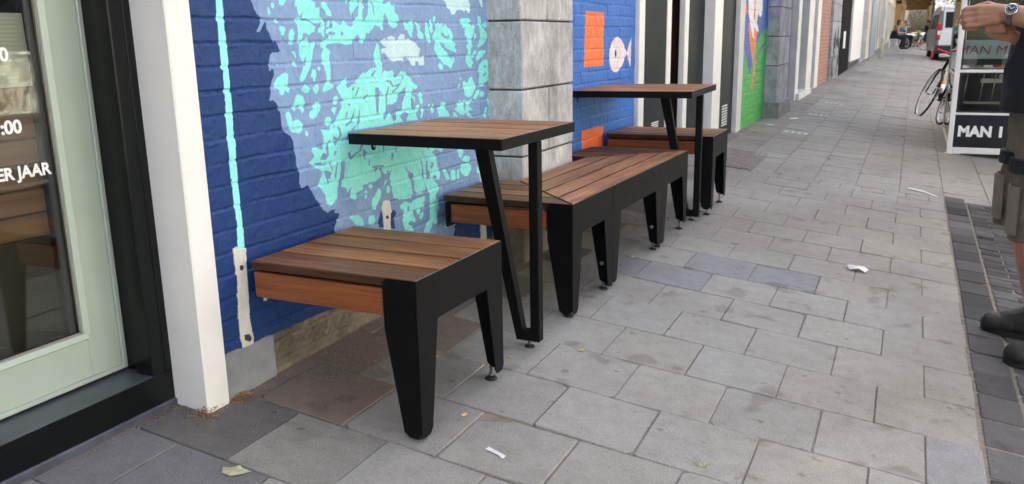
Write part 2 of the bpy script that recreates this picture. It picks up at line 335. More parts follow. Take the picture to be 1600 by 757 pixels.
MURAL=[('D','1776 2160 2250 2365 1952 1644 2010 1493 1843 1276 1868 1145 1876 1129 1877 1120 1890 1107 1896 1100 1906 1097 1893 1078 1880 1059 1893 1058 1909 1078 1922 1089 1923 1066 1932 1055 1936 1041 1947 1031 1953 1035 1965 1029 1967 1015 1975 1005 1960 1002 1942 1003 1929 996 1921 975 1923 977 1918 954 1923 950 1933 957 1939 953 1940 941 1928 923 1917 900 1913 883 1906 868 1922 869 1935 860 1946 842 1953 825 1953 810 1954 787 1969 770 1990 759 2000 743 2002 714 2006 694 2005 668 2018 646 2012 615 2020 596 2034 597 2047 603 2060 593 2067 575 2083 551 2104 531 2112 514 2139 498 2155 502 2202 503 2200 485 2186 462 2171 446 2165 433 2288 320 2522 252 2946 239 2990 319 3105 344 3240 410 3281 483 3321 512 3392 517 3318 -1084 1459 -114'),('T','1983 1149 1983 1137 1992 1132 2003 1136 2012 1145 2012 1150'),('T','1948 1136 1955 1141 1964 1132 1955 1123 1947 1128'),('T','1930 1125 1936 1127 1943 1113 1938 1104 1931 1107'),('T','1956 1092 1964 1096 1977 1087 1970 1082 1957 1085'),('T','1973 1069 1985 1077 1998 1074 2003 1065 1994 1059 1994 1051 1986 1050 1983 1058 1974 1064'),('T','2014 1055 2023 1067 2034 1067 2040 1057 2033 1040 2035 1028 2027 1022 2014 1025 2017 1036 2012 1045'),('T','2071 1166 2136 1168 2134 1152 2149 1144 2150 1131 2169 1133 2166 1107 2185 1095 2185 1073 2178 1062 2182 1047 2175 1043 2166 1055 2150 1059 2153 1070 2171 1075 2163 1080 2174 1088 2162 1090 2157 1084 2139 1085 2108 1097 2078 1099 2086 1117 2068 1107 2062 1108 2061 1131 2050 1133 2051 1143'),('T','2042 1097 2058 1102 2071 1100 2080 1091 2107 1092 2126 1081 2142 1075 2132 1065 2140 1061 2124 1058 2108 1050 2099 1055 2083 1056 2074 1042 2064 1028 2056 1027 2051 1033 2056 1055 2055 1081'),('T','2174 1145 2187 1149 2204 1147 2207 1137 2222 1124 2226 1111 2220 1106 2198 1111 2195 1123 2175 1135'),('T','2192 1075 2211 1096 2215 1078 2204 1075'),('T','2305 1172 2316 1173 2311 1147 2304 1149'),('T','2334 1176 2374 1178 2369 1146 2348 1132 2330 1112 2326 1121 2321 1131'),('T','2381 1178 2403 1179 2395 1149 2404 1139 2391 1130 2389 1109 2396 1089 2421 1118 2433 1164 2429 1180 2541 1184 2511 1155 2527 1153 2564 1163 2565 1146 2582 1149 2585 1126 2603 1118 2610 1101 2595 1081 2572 1071 2562 1075 2549 1080 2543 1100 2526 1122 2518 1121 2513 1094 2505 1083 2508 1069 2500 1065 2484 1077 2469 1080 2462 1085 2437 1069 2460 1085 2446 1071 2422 1055 2403 1058 2396 1033 2385 1022 2371 1026 2361 1052 2344 1047 2326 1023 2295 1018 2264 1025 2229 1026 2212 1024 2190 1022 2187 1010 2159 1012 2163 1027 2196 1039 2210 1052 2234 1050 2237 1059 2207 1061 2196 1053 2187 1055 2193 1067 2226 1073 2225 1091 2245 1094 2257 1081 2275 1083 2288 1097 2300 1081 2320 1076 2334 1081 2350 1103 2367 1111 2370 1135 2376 1149'),('N','2263 1055 2270 1061 2279 1057 2276 1047 2267 1046'),('N','2445 1159 2452 1159 2463 1113 2458 1116'),('T','2081 1035 2094 1043 2104 1032 2112 1025 2137 1031 2126 1010 2120 995 2111 966 2111 970 2095 947 2076 926 2059 913 2047 916 2047 925 2062 944 2068 958 2084 963 2086 980 2081 988 2076 972 2066 974 2056 991 2056 1016 2060 1025'),('T','2176 1012 2197 1009 2207 998 2200 978 2201 963 2199 967 2199 944 2196 902 2215 896 2210 888 2179 881 2161 876 2154 881 2159 895 2175 903 2178 931 2166 958 2164 968 2161 989'),('T','2023 1004 2037 1005 2044 987 2038 984'),('T','2019 971 2027 976 2037 972 2040 957 2020 965'),('T','2111 948 2127 946 2127 926 2117 911 2111 913 2112 923 2098 925'),('T','2136 955 2149 954 2147 943 2137 944'),('T','1934 913 1951 931 1986 944 1996 939 1992 917 1998 890 1994 885 1981 890 1973 899 1975 886 1965 879 1954 883 1951 900 1937 904'),('T','2049 892 2072 906 2096 892 2087 882 2071 879 2052 887'),('T','2103 891 2116 898 2131 904 2138 892 2125 874 2115 879'),('T','2006 840 2023 874 2032 880 2058 871 2063 853 2056 824 2048 820 2041 830 2036 849 2028 848 2014 829 2007 834'),('T','2101 838 2116 851 2135 848 2139 832 2120 808 2102 799 2086 801 2079 814 2085 824 2099 828'),('T','2156 792 2161 799 2179 800 2189 789 2185 776 2169 772 2155 779'),('T','2205 854 2218 864 2233 855 2231 842 2213 834 2205 841'),('T','2190 822 2201 829 2221 826 2207 803'),('T','1976 828 1987 832 1998 823 2003 801 2005 802 2023 805 2038 798 2050 783 2046 771 2030 763 2007 766 1992 774 1979 795 1976 817'),('T','2058 766 2068 767 2073 756 2068 748 2058 754'),('T','2225 887 2251 902 2285 918 2278 892 2286 881 2312 893 2324 894 2340 907 2380 930 2390 925 2426 941 2456 942 2447 960 2444 977 2442 988 2466 1026 2480 1010 2487 954 2493 958 2491 936 2481 910 2501 931 2514 928 2522 927 2557 929 2565 904 2579 902 2608 925 2636 920 2663 902 2685 880 2719 866 2706 856 2683 859 2675 838 2698 824 2693 804 2683 822 2668 826 2671 786 2694 781 2701 796 2720 799 2727 781 2699 768 2715 742 2632 744 2564 743 2406 743 2297 746 2267 743 2264 716 2439 690 2411 694 2845 628 2883 604 2869 602 2831 620 2798 608 2835 593 2839 553 2863 522 2855 498 2855 496 2835 499 2809 500 2846 467 2845 454 2821 441 2820 424 2839 418 2816 327 2796 326 2784 340 2779 320 2752 302 2719 311 2732 334 2772 356 2770 420 2773 449 2744 490 2736 508 2743 474 2717 462 2686 466 2664 484 2661 526 2652 524 2654 473 2638 459 2562 465 2524 479 2515 496 2506 525 2514 546 2503 544 2458 584 2450 558 2440 566 2402 545 2388 559 2422 554 2403 545 2389 559 2368 556 2338 555 2342 540 2317 538 2304 535 2295 510 2267 521 2265 530 2276 560 2255 544 2244 551 2243 561 2221 568 2227 590 2239 613 2236 625 2238 647 2232 653 2220 649 2222 627 2210 596 2209 584 2200 564 2189 532 2156 516 2136 528 2132 556 2100 591 2125 630 2129 627 2114 640 2078 658 2065 669 2080 676 2094 685 2081 702 2086 712 2109 711 2133 699 2140 708 2142 740 2132 765 2157 760 2176 758 2180 773 2195 775 2200 755 2207 784 2222 799 2233 812 2245 822 2245 841 2268 842 2253 853 2239 868'),('N','2320 855 2342 885 2346 880 2327 853'),('N','2367 842 2390 856 2397 852 2379 840'),('N','2426 916 2445 936 2450 931 2433 914'),('N','2278 835 2296 829 2289 824'),('N','2308 874 2321 886 2323 883 2313 873'),('N','2262 785 2266 806 2278 806 2274 795'),('N','2293 775 2316 816 2312 794 2300 774'),('N','2335 771 2342 809 2348 808 2343 770'),('N','2444 878 2462 874 2467 854 2462 828 2458 805 2453 780 2441 795 2441 841 2438 864'),('N','2503 814 2504 849 2520 877 2525 873 2517 848 2511 813 2540 811 2571 820 2585 843 2620 862 2632 868 2632 840 2623 832 2610 815 2602 782 2568 785 2566 755 2546 752 2522 786 2482 758 2481 777 2498 791'),('N','2492 890 2519 898 2542 893 2557 875 2605 884 2619 913 2629 904 2602 887 2592 870 2547 849 2542 858 2593 873 2549 872 2531 888 2508 892'),('N','2469 865 2483 850 2482 846 2468 857'),('N','2668 820 2685 819 2682 782 2668 789 2667 805'),('N','2589 768 2624 780 2646 772 2632 744 2610 746'),('N','2224 769 2235 752 2236 735 2223 723 2192 724 2192 740 2202 733 2219 726 2226 747 2218 759'),('N','2260 768 2294 779 2302 795 2307 795 2299 768 2288 771 2264 760'),('N','2295 749 2330 766 2338 792 2342 792 2340 767 2309 750 2297 744'),('N','2196 721 2219 721 2201 704'),('N','2195 691 2201 685 2213 689 2193 671'),('N','2171 729 2178 731 2167 711 2165 678 2147 667 2119 671 2131 685 2145 689 2155 682 2156 693 2150 702 2161 719'),('N','2091 664 2125 662 2130 654 2154 653 2147 649 2128 651 2095 658'),('N','2168 659 2176 661 2170 645 2180 633 2177 625 2164 646'),('N','2130 635 2151 632 2172 623 2161 604 2140 607 2133 624'),('N','2144 627 2168 623 2151 610 2153 590 2145 597'),('N','2188 600 2184 610 2202 652 2211 653 2203 641 2192 599'),('N','2214 595 2220 625 2234 653 2243 652 2243 624 2232 593'),('N','2216 616 2235 614 2222 582 2220 563 2245 559 2253 543 2267 541 2265 524 2290 511 2300 518 2316 533 2285 463 2171 491 2194 531 2208 582'),('N','2259 673 2278 678 2279 661 2306 672 2325 672 2343 701 2355 700 2340 670 2301 664 2295 653 2275 649 2263 663'),('N','2345 670 2355 677 2376 663 2363 653 2356 637 2351 655'),('N','2377 617 2381 639 2388 633 2384 614'),('N','2408 595 2419 609 2432 609 2431 597 2423 590'),('N','2393 609 2408 612 2468 606 2470 598 2454 603 2463 581 2478 570 2489 574 2493 588 2503 575 2517 579 2503 551 2440 561 2451 565 2450 583 2439 605 2423 604 2424 589 2409 591 2410 603'),('N','2472 678 2481 677 2475 652 2468 664'),('N','2553 672 2561 669 2556 636 2551 641'),('N','2522 642 2539 640 2526 620 2531 606 2519 621'),('N','2607 588 2629 563 2640 558 2645 545 2663 545 2661 527 2626 533 2628 554 2612 572'),('N','2628 556 2663 551 2650 534 2657 514 2657 472 2648 480 2642 513 2631 518'),('N','2716 599 2729 581 2736 551 2737 516 2718 519 2726 536 2725 568'),('N','2723 542 2742 540 2734 515 2722 523'),('N','2727 624 2753 600 2741 608 2726 618'),('N','2768 637 2787 633 2773 620'),('N','2758 582 2769 579 2764 547 2780 541 2781 509 2752 513 2757 531 2753 564'),('N','2754 538 2786 533 2778 515 2762 511 2753 518'),('N','2789 573 2811 570 2810 553 2790 546 2784 557 2797 562'),('N','2811 523 2820 522 2855 498 2800 506'),('N','2811 530 2843 518 2836 506 2814 519'),('N','2386 545 2418 554 2445 565 2455 558 2467 574 2494 570 2508 546 2511 512 2514 493 2524 476 2562 463 2608 458 2656 460 2716 456 2740 442 2746 431 2771 426 2769 403 2737 402 2686 386 2481 425 2377 445'),('N','2499 476 2742 458 2744 484 2768 470 2771 426 2773 369 2759 352 2733 343 2717 307 2530 359 2494 392'),('T','2464 535 2479 554 2487 550 2483 544 2469 530'),('T','2476 521 2490 529 2502 514 2493 501 2477 507'),('T','2385 500 2403 506 2413 522 2431 528 2444 517 2436 497 2419 479 2407 459 2389 464 2381 486'),('T','2345 522 2357 520 2353 506 2341 511'),('T','2349 535 2363 534 2363 525 2350 526'),('T','2373 550 2388 552 2400 539 2391 533 2374 541'),('T','2382 489 2416 522 2432 525 2424 497 2410 463 2400 459 2383 474'),('T','2563 444 2596 454 2636 440 2673 450 2738 450 2736 432 2723 425 2735 413 2728 401 2707 411 2695 387 2677 387 2672 408 2652 412 2647 393 2664 375 2660 361 2630 374 2612 365 2640 349 2645 332 2587 347 2577 369 2573 388 2586 405 2585 424 2565 431'),('N','2612 432 2623 430 2625 414 2610 410'),('T','2691 372 2698 387 2724 392 2726 375 2703 363'),('T','2517 490 2511 521 2519 480 2562 465 2638 459 2651 473 2647 506 2638 536 2548 556 2510 561'),('T','2665 532 2728 522 2735 498 2730 473 2717 462 2686 465 2667 483'),('T','2746 513 2809 500 2849 467 2845 454 2821 441 2820 424 2841 417 2819 326 2796 326 2785 341 2779 320 2752 302 2719 311 2732 334 2772 356 2772 419 2774 449 2756 475'),('T','2251 458 2263 464 2304 458 2327 443 2333 415 2286 428 2273 442'),('T','2362 439 2378 444 2393 441 2401 420 2389 407 2357 415'),('T','2377 444 2392 441 2400 423 2391 408 2373 410'),('T','2881 299 2893 315 2921 318 2920 302 2901 287'),('T','2837 394 2846 396 2843 376 2835 378'),('P','2489 1030 2511 1041 2531 1032 2530 1043 2559 1048 2585 1035 2589 1023 2596 1040 2614 1052 2642 1052 2646 1034 2675 1037 2720 1019 2731 1007 2748 1000 2734 979 2746 970 2770 974 2774 945 2767 939 2737 940 2732 954 2712 955 2707 940 2684 942 2663 965 2641 972 2628 960 2590 963 2565 958 2536 969 2516 984 2507 993 2495 984 2487 1004 2532 1008 2503 1015'),('N','2641 972 2650 978 2651 960 2634 961'),('P','2924 1181 2926 1209 3111 1216 3159 1162 3146 1134 3128 1138 3114 1148 3099 1137 3085 1144 3043 1146 3014 1126 2997 1127 2982 1148 2965 1152 2950 1175'),('P','3229 1211 3260 1212 3265 1165 3253 1160 3235 1184'),('T','2642 1084 2651 1097 2671 1089 2683 1101 2703 1101 2708 1085 2703 1064 2693 1055 2701 1043 2692 1040 2679 1049 2666 1064 2646 1069'),('T','2718 1100 2743 1091 2757 1079 2753 1067 2776 1052 2775 1035 2751 1034 2731 1046 2738 1061 2725 1082'),('T','2792 1091 2807 1096 2812 1076 2820 1055 2827 1024 2814 1018 2799 1030 2786 1055'),('T','2823 1104 2839 1107 2844 1089 2845 1061 2832 1055 2815 1073 2828 1086'),('T','2852 1114 2862 1121 2874 1114 2867 1098 2851 1097'),('T','2863 1092 2882 1091 2896 1098 2901 1086 2918 1097 2921 1083 2944 1090 2953 1079 2976 1073 2992 1055 3001 1026 3020 1012 3006 1003 3026 989 3018 981 2978 990 2944 997 2919 1017 2887 1025 2905 1004 2943 984 2975 958 3000 964 3002 938 2995 947 2973 918 2946 932 2914 940 2889 959 2876 967 2843 996 2848 1011 2862 1030 2846 1033 2837 1042 2865 1070'),('N','2902 1058 2922 1056 2934 1045 2958 1044 2972 1052 2967 1037 2934 1037 2908 1049'),('T','2871 935 2885 947 2913 933 2902 917 2880 925'),('T','3062 1111 3091 1116 3141 1115 3159 1105 3140 1097 3162 1082 3173 1092 3188 1082 3179 1062 3159 1038 3157 1014 3164 1004 3145 991 3147 957 3171 933 3160 935 3148 915 3122 923 3098 947 3099 955 3123 988 3105 1005 3128 1018 3097 1052 3103 1078 3074 1075 3085 1088 3064 1094'),('T','3179 1055 3194 1057 3197 1038 3182 1026 3174 1038'),('T','3215 1126 3236 1123 3253 1082 3295 1058 3298 1034 3265 1010 3213 997 3202 1002 3227 1027 3232 1055'),('T','3258 1096 3278 1104 3301 1098 3302 1086 3280 1077 3259 1084'),('T','3151 963 3175 987 3197 986 3173 959 3158 956'),('T','3192 956 3212 979 3240 986 3291 987 3278 971 3238 958 3214 946 3191 947'),('T','3209 913 3221 930 3269 948 3309 945 3324 920 3305 860 3264 851 3255 837 3224 837 3203 854 3215 881'),('N','3264 922 3280 923 3287 916 3271 913'),('N','3242 882 3274 893 3282 889 3254 878'),('T','3071 864 3089 868 3114 855 3127 878 3150 881 3171 859 3185 837 3169 824 3145 801 3111 798 3086 809 3077 840'),('T','3163 797 3184 820 3204 826 3219 818 3210 804 3174 787 3159 790'),('T','3218 807 3230 817 3254 816 3262 805 3245 792 3221 796'),('T','3040 882 3054 880 3064 871 3050 872'),('T','3029 843 3042 859 3049 855 3037 839'),('T','3284 782 3305 795 3329 782 3324 761 3336 745 3319 732 3326 706 3305 704 3289 712 3294 730 3295 752 3283 764'),('T','3245 712 3262 747 3283 747 3277 724 3268 702 3248 705'),('T','2993 764 3011 766 3019 776 3005 785 3027 785 3034 797 3048 784 3085 793 3069 772 3075 751 3089 740 3066 731 3045 733 3024 745 2996 757'),('T','3084 788 3114 786 3137 793 3144 784 3113 769 3145 745 3104 742 3155 711 3102 721 3082 750 3091 770'),('T','2982 747 2996 749 3016 727 2984 731'),('T','2856 775 2878 775 2884 799 2923 788 2915 767 2938 758 2956 734 2866 741 2858 762'),('T','2783 784 2793 797 2801 781'),('T','2807 772 2822 797 2831 790 2830 761 2819 756 2808 762'),('T','2714 835 2735 843 2750 833 2743 824 2752 808 2744 797 2729 802 2722 822'),('T','2734 746 2741 784 2752 786 2759 776 2743 746'),('T','3006 602 3054 596 3053 576 3033 552 3012 567'),('T','3040 546 3055 561 3085 563 3111 551 3109 528 3069 535'),('T','3025 513 3043 533 3098 527 3124 517 3123 495 3095 476 3069 477 3036 494'),('T','2884 533 2898 536 2920 511 2939 485 2936 484 2908 485 2896 504 2884 526'),('T','2945 517 2963 520 2984 513 2985 478 2977 474 2949 477 2945 510'),('T','2997 503 3009 517 3019 510 3017 473 3013 475 2996 478'),('T','2784 509 2805 537 2845 545 2863 522 2855 498 2855 496 2835 499 2824 521'),('T','2845 628 2887 620 2883 604 2869 601 2850 614'),('T','3178 578 3241 571 3224 554 3196 547 3177 557'),('T','3228 554 3252 558 3272 548 3267 525 3246 524 3231 539'),('T','3169 489 3189 506 3245 504 3287 509 3286 487 3252 473 3203 473 3179 469'),('T','3124 585 3143 582 3135 578'),('D','2418 419 2442 445 2500 431 2518 437 2536 424 2520 405 2522 365 2421 391'),('W','2441 457 2451 480 2475 480 2496 472 2499 443 2506 433 2496 428 2489 344 2444 353 2446 432'),('W','3183 468 3204 476 3248 475 3248 437 3245 421 3193 430 3188 474'),('W','3192 273 3241 262 3245 179 3246 46 3181 62'),('H','2461 423 2470 426 2480 419 2479 412 2468 411 2461 417'),('S','1836 2186 1859 2196 1760 1141 1760 1099 1761 1048 1762 1005 1759 926 1758 736 1756 630 1760 536 1757 503 1757 466 1729 472 1733 508 1734 541 1732 634 1731 740 1735 927 1736 1000 1735 1043 1734 1098 1735 1140'),('W','1712 478 1727 480 1731 470 1762 470 1756 410 1755 335 1750 260 1759 203 1752 172 1709 158 1708 197 1706 274 1715 384 1710 459'),('H','1728 425 1738 426 1745 417 1738 409 1729 413'),('H','1720 224 1740 221 1751 205 1742 197 1723 207')]
MURAL3=[('G','8166 1043 8471 997 8736 855 8968 646 9117 807 9200 924 9473 1021 9860 1103 10233 1148 10698 -163 8393 82'),('B','8343 1501 10077 1586 10233 1148 9860 1103 9583 1071 9259 923 9134 748 8991 645 8789 778 8590 932 8450 997 8373 1185'),('B','9905 967 9953 946 9523 859 9368 761 9319 802 9631 918'),('O','8796 1154 9248 1159 9332 1081 9289 903 9134 748 9053 828 8924 966'),('O','9259 804 9355 801 9282 643 9179 467 9093 482 9168 628'),('O','8387 1327 8482 1348 8640 1335 8691 1263 8569 1210 8461 1231'),('G','9853 1124 9914 1062 9612 980 9355 801 9193 746 9229 824 9423 981'),('W','8665 1516 9516 1559 9591 1323 9576 1253 9474 1217 9338 1258 9284 1159 9430 1081 9311 1071 9143 1119 9130 1042 9177 1002 9055 1022 8872 1155 8765 1265'),('O','9054 1423 9122 1425 9184 1178 9085 1196')]
# ============================================================ GROUND
def ground_sheet():
    xs = [-80,-30,-6,-1,0,.5,1,1.5,2,2.4,2.9,4.5,4.55,8,14,30,80]; ys = [-60,-20,-5]+list(range(0,62,4))+[70,90,120,200,400,900]
    v = []; 
    for y in ys:
        for x in xs: v.append((x, y, gz(max(x,-1), max(y,-5))-.012))
    nx = len(xs); f = [(j*nx+i, j*nx+i+1, (j+1)*nx+i+1, (j+1)*nx+i) for j in range(len(ys)-1) for i in range(nx-1)]
    return setmesh('road', v, f, M['asphalt'])
S_struct(ground_sheet())

def paving():
    TB = B(); a, b_ = .2882, .2887; L0 = 2.2741; t = R(.1977); ct, st = math.cos(t), math.sin(t)
    def W(x, y): X, Y = x*ct-y*st, x*st+y*ct; return X, Y
    r_ = random.Random(3)
    def tile(x0, x1, y0, y1, col, j=.0022, ch=.0022, dz=.0009, tilt=.0013):
        x0 += j*r_.uniform(.5,1.3); x1 -= j*r_.uniform(.5,1.3); y0 += j*r_.uniform(.5,1.3); y1 -= j*r_.uniform(.5,1.3)
        if x1-x0 < .012 or y1-y0 < .012: return
        h = r_.gauss(0, dz); tx, ty = r_.gauss(0, tilt), r_.gauss(0, tilt)
        cs = [(x0,y0),(x1,y0),(x1,y1),(x0,y1)]; mx, my = (x0+x1)/2, (y0+y1)/2
        top = []; bot = []
        # slightly worn corners
        ins = []
        for i, (x, y) in enumerate(cs):
            px, py = cs[i-1]; nx_, ny_ = cs[(i+1) % 4]; k = r_.uniform(.002,.006)
            if r_.random() < .07: k = .018
            d1 = math.hypot(px-x, py-y); d2 = math.hypot(nx_-x, ny_-y); k = min(k, .3*d1, .3*d2)
            ins += [(x+(px-x)/d1*k, y+(py-y)/d1*k), (x+(nx_-x)/d2*k, y+(ny_-y)/d2*k)]
        for x, y in ins:
            X, Y = W(x, y); z = gz(X, Y)+h+tx*(x-mx)/.15+ty*(y-my)/.15
            ux, uy = W(mx+(x-mx)*(1-2*ch/(x1-x0)), my+(y-my)*(1-2*ch/(y1-y0)))
            top.append((ux, uy, z)); bot.append((X, Y, z-.003)); 
        low = [(p[0], p[1], p[2]-.012) for p in bot]
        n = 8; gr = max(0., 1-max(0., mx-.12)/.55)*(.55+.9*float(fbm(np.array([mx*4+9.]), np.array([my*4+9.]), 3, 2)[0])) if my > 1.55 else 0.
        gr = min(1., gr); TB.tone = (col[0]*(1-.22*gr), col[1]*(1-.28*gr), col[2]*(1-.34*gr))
        TB.add(top+bot+low, [tuple(range(n))]+[(n+i, n+(i+1) % n, (i+1) % n, i) for i in range(n)]+[(2*n+i, 2*n+(i+1) % n, n+(i+1) % n, n+i) for i in range(n)])
    def grey(k=1.):
        q = r_.gauss(.285, .0075)*k; w_ = r_.gauss(.006, .003); return (q+w_, q-.001, q-w_-.020)
    XR = 1.911
    for r in range(-14, 14):
        off = .0286 if r % 2 == 0 else .177; Y0 = L0+r*b_; x = off-a*3
        while x < XR:
            x0, x1 = max(x, -.20 if Y0 < 1.45 else -.06), min(x+a, XR); cx, cy = (x+x+a)/2, Y0+b_/2
            c = grey()
            if r == 4 and .2 < cx < 1.0: c = tuple(v*k for v, k in zip((.232,.236,.238), (1,1,1)))
            elif r == 5 and .85 < cx < 1.45: c = (.232,.236,.241)
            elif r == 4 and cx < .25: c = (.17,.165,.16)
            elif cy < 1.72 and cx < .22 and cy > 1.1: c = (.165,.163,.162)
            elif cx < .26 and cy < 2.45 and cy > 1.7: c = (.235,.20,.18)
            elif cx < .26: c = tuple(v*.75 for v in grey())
            elif cx > 1.75 and r in (0,-2): c = (.258,.262,.266)
            if x1-x0 > .02: tile(x0, x1, Y0, Y0+b_, c)
            x += a
    ymax = L0+14*b_
    # narrow transition course, then columns running along the street
    x = -.06
    while x < XR+2.2:
        x1 = min(x+.1441, XR+2.2)
        if x > XR: break
        tile(x, min(x1, XR), ymax, ymax+.16, grey()); x = x1
    for k in range(-7, 22):
        x0 = XR-.2882*(7-k-7)-.2882*0; x0 = XR+.2882*k; x1 = x0+.2882
        if x0 > 2.9 or x1 < -.15: continue
        y = ymax+.16 if x0 < XR-.01 else 6.46
        y -= 0 if k % 2 else -.0; y += .144*(k % 2)
        first = True
        if k % 2: tile(max(x0,-.15), x1, y-.144, y, grey())
        while y < 64:
            L = .2887 if r_.random() > .06 else .1443
            if y > 30: L = .5774
            if 6.43 < y+L/2 < 7.42 and .16 < (x0+x1)/2 < .60: y += L; continue
            tile(max(x0,-.15), x1, y, y+L, grey(.95), dz=.0011, tilt=.0013); y += L
    # clinker strip right of the tiles
    def dark(): q = max(.035, r_.gauss(.080,.020)); return (q*1.0, q*.97, q*1.0)
    y = -1.2
    while y < 6.45:
        tile(XR+.004, XR+.135, y, y+.2, dark(), j=.004, ch=.004, dz=.0015); y += .2
    row = 0; y = -1.2
    while y < 6.45:
        x = XR+.14-(.1 if row % 2 else 0)
        while x < 2.9:
            tile(max(x, XR+.14), x+.2, y, y+.0667, dark(), j=.0035, ch=.004, dz=.0018); x += .2
        y += .0667; row += 1
    o = TB.build('pavement', M['tile']); S_struct(o)
paving()
# sand bed that fills the joints
v = []; xs = [-.3,0,.5,1,1.5,1.9,2.4,2.9]; ys = [-1.5]+list(range(0,66,2))
for y in ys:
    for x in xs: v.append((x, y, gz(x, y)-.0045))
S_struct(setmesh('pavement_bed', v, [(j*8+i, j*8+i+1, (j+1)*8+i+1, (j+1)*8+i) for j in range(len(ys)-1) for i in range(7)], M['sand']))
# kerb along the far edge of the parking strip
k = B()
for y in range(-10, 110, 4): k.box(4.7, 4.85, y+.004, y+3.996, gz(4.7,y)-.1, gz(4.7,y)+.12, .01)
S_struct(k.build('kerb', simple('kerb_stone', (.3,.3,.29), .85, .2, 10, .2)))
# ribbed inspection cover sunk in the tiles
t = E('drain_cover', (.38, 6.93, gz(.38,6.93)+.006), 'worn ribbed square cover sunk in the tiles past the farthest bench', 'drain cover')
g = B(); g.box(-.20,.20,-.48,.48,-.03,-.002,.003)
for i in range(9): g.box(-.19+i*.0437,-.19+i*.0437+.02,-.465,.465,-.003,.002,.001)
o = g.build('cover_plate', simple('worn_cover', (.17,.15,.14), .8, .3, 12, .2), t); o.rotation_euler.y = math.atan(.1071)

# ============================================================ PAINTED BRICK WALLS
PAL = {'D': (.013,.046,.172), 'B': None, 'T': (.27,.84,.78), 'N': (.20,.315,.52), 'S': (.31,.86,.82), 'P': (.56,.80,.84), 'W': (.66,.65,.60), 'H': (.05,.045,.04)}
def inpoly(px, py, poly):
    r = np.zeros(px.shape, bool); n = len(poly)
    for i in range(n):
        x1, y1 = poly[i]; x2, y2 = poly[(i+1) % n]
        if y1 == y2: continue
        c = ((y1 > py) != (y2 > py)) & (px < (x2-x1)*(py-y1)/(y2-y1)+x1); r ^= c
    return r
def brick_relief(Y, Z, seed, course=.0625, z0=.0295, blen=.2225, depth=.0036, jw=.0060):
    wob = (fbm(Y*6, Z*6, seed+40, 3)-.5)*.009
    zz = (Z+wob-z0)/course; ci = np.floor(zz).astype(int); fz = (zz-ci)*course
    rr = np.random.default_rng(seed); offs = rr.random(400)*.03; off = np.where(ci % 2 == 0, 0, blen/2)+offs[(ci+100) % 400]
    wob2 = (fbm(Y*9, Z*9, seed+60, 2)-.5)*.01
    yy = (Y+wob2+off)/blen; bi = np.floor(yy).astype(int); fy = (yy-bi)*blen
    hm = rr.random((400, 400)); hb = (hm[(ci+100) % 400, (bi+100) % 400]-.5)*.0035
    msk = hm[(bi+37) % 400, (ci+210) % 400]                    # some joints are filled with paint
    def edge(f, L, w): d_ = np.minimum(f, L-f); return np.clip((d_-w*.45)/(w*.7), 0, 1)
    ez = edge(fz, course, jw); ey = edge(fy, blen, jw*.8)
    ez = 1-(1-ez)*np.clip(.15+1.15*vnoise(Y*14, Z*16, seed+5), 0, 1.1); ey = 1-(1-ey)*np.clip(msk*1.9-.75, 0, 1)
    e = np.minimum(ez, ey); e = e*e*(3-2*e)
    rough_ = (fbm(Y*38, Z*50, seed+9, 4)-.5)*.0036+(fbm(Y*140, Z*140, seed+19, 2)-.5)*.0012
    jn = (fbm(Y*70, Z*90, seed+29, 3)-.5)*.007*(1-e)
    drip = np.where((fz > course*.80), 1, 0)*(vnoise(Y*55, Z*20, seed+77) > .70)*.0022*vnoise(Y*9, Z*5, seed+3)
    return -depth*(1-e)+hb*e+rough_*1.0+jn+drip, e
def paint_wall(name, x, y0, y1, z0, z1, step, polys, basecol, seed, pal, zfine, zfun=None):
    ys = np.arange(y0, y1+step*.5, step); zs = np.arange(z0, zfine, step); zs = np.concatenate([zs, np.arange(zfine, z1+.001, max(.012, step*2))])
    Y, Z = np.meshgrid(ys, zs); rel, e = brick_relief(Y, Z, seed)
    cols = np.zeros(Y.shape+(3,)); cols[:] = basecol
    wy = (fbm(Y*60, Z*60, 5, 2)-.5)*.002; wz = (fbm(Y*60, Z*60, 6, 2)-.5)*.002
    for c, q in polys:
        p = list(map(int, q.split())); p = [(p[i]/1000, p[i+1]/1000) for i in range(0, len(p), 2)]
        a0, a1 = min(t[0] for t in p)-.01, max(t[0] for t in p)+.01; b0, b1 = min(t[1] for t in p)-.01, max(t[1] for t in p)+.01
        i0, i1 = np.searchsorted(ys, a0), np.searchsorted(ys, a1); j0, j1 = np.searchsorted(zs, b0), np.searchsorted(zs, b1)
        if i1 <= i0 or j1 <= j0: continue
        sl_ = (slice(j0, j1), slice(i0, i1)); mk = inpoly((Y+wy)[sl_], (Z+wz)[sl_], p)
        cc = pal.get(c) or basecol; sub = cols[sl_]; sub[mk] = cc
        if c == 'W' and name == 'mural_wall':
            rel[sl_][mk] = (fbm(Y[sl_][mk]*50, Z[sl_][mk]*50, 8, 3)-.5)*.003+.0025
    if zfun: zfun(Y, Z, cols, rel)
    X = x+rel; v = np.stack([X.ravel(), Y.ravel(), Z.ravel()], 1); ny, nz = len(ys), len(zs)
    i = np.arange(ny*nz).reshape(nz, ny)
    f = np.stack([i[:-1,:-1].ravel(), i[:-1,1:].ravel(), i[1:,1:].ravel(), i[1:,:-1].ravel()], 1)
    o = setmesh(name, v, f, M['paint'], None, True, cols.reshape(-1,3))
    # close the wall into a solid with a thick back
    return o
LILAC = (.225,.35,.575)
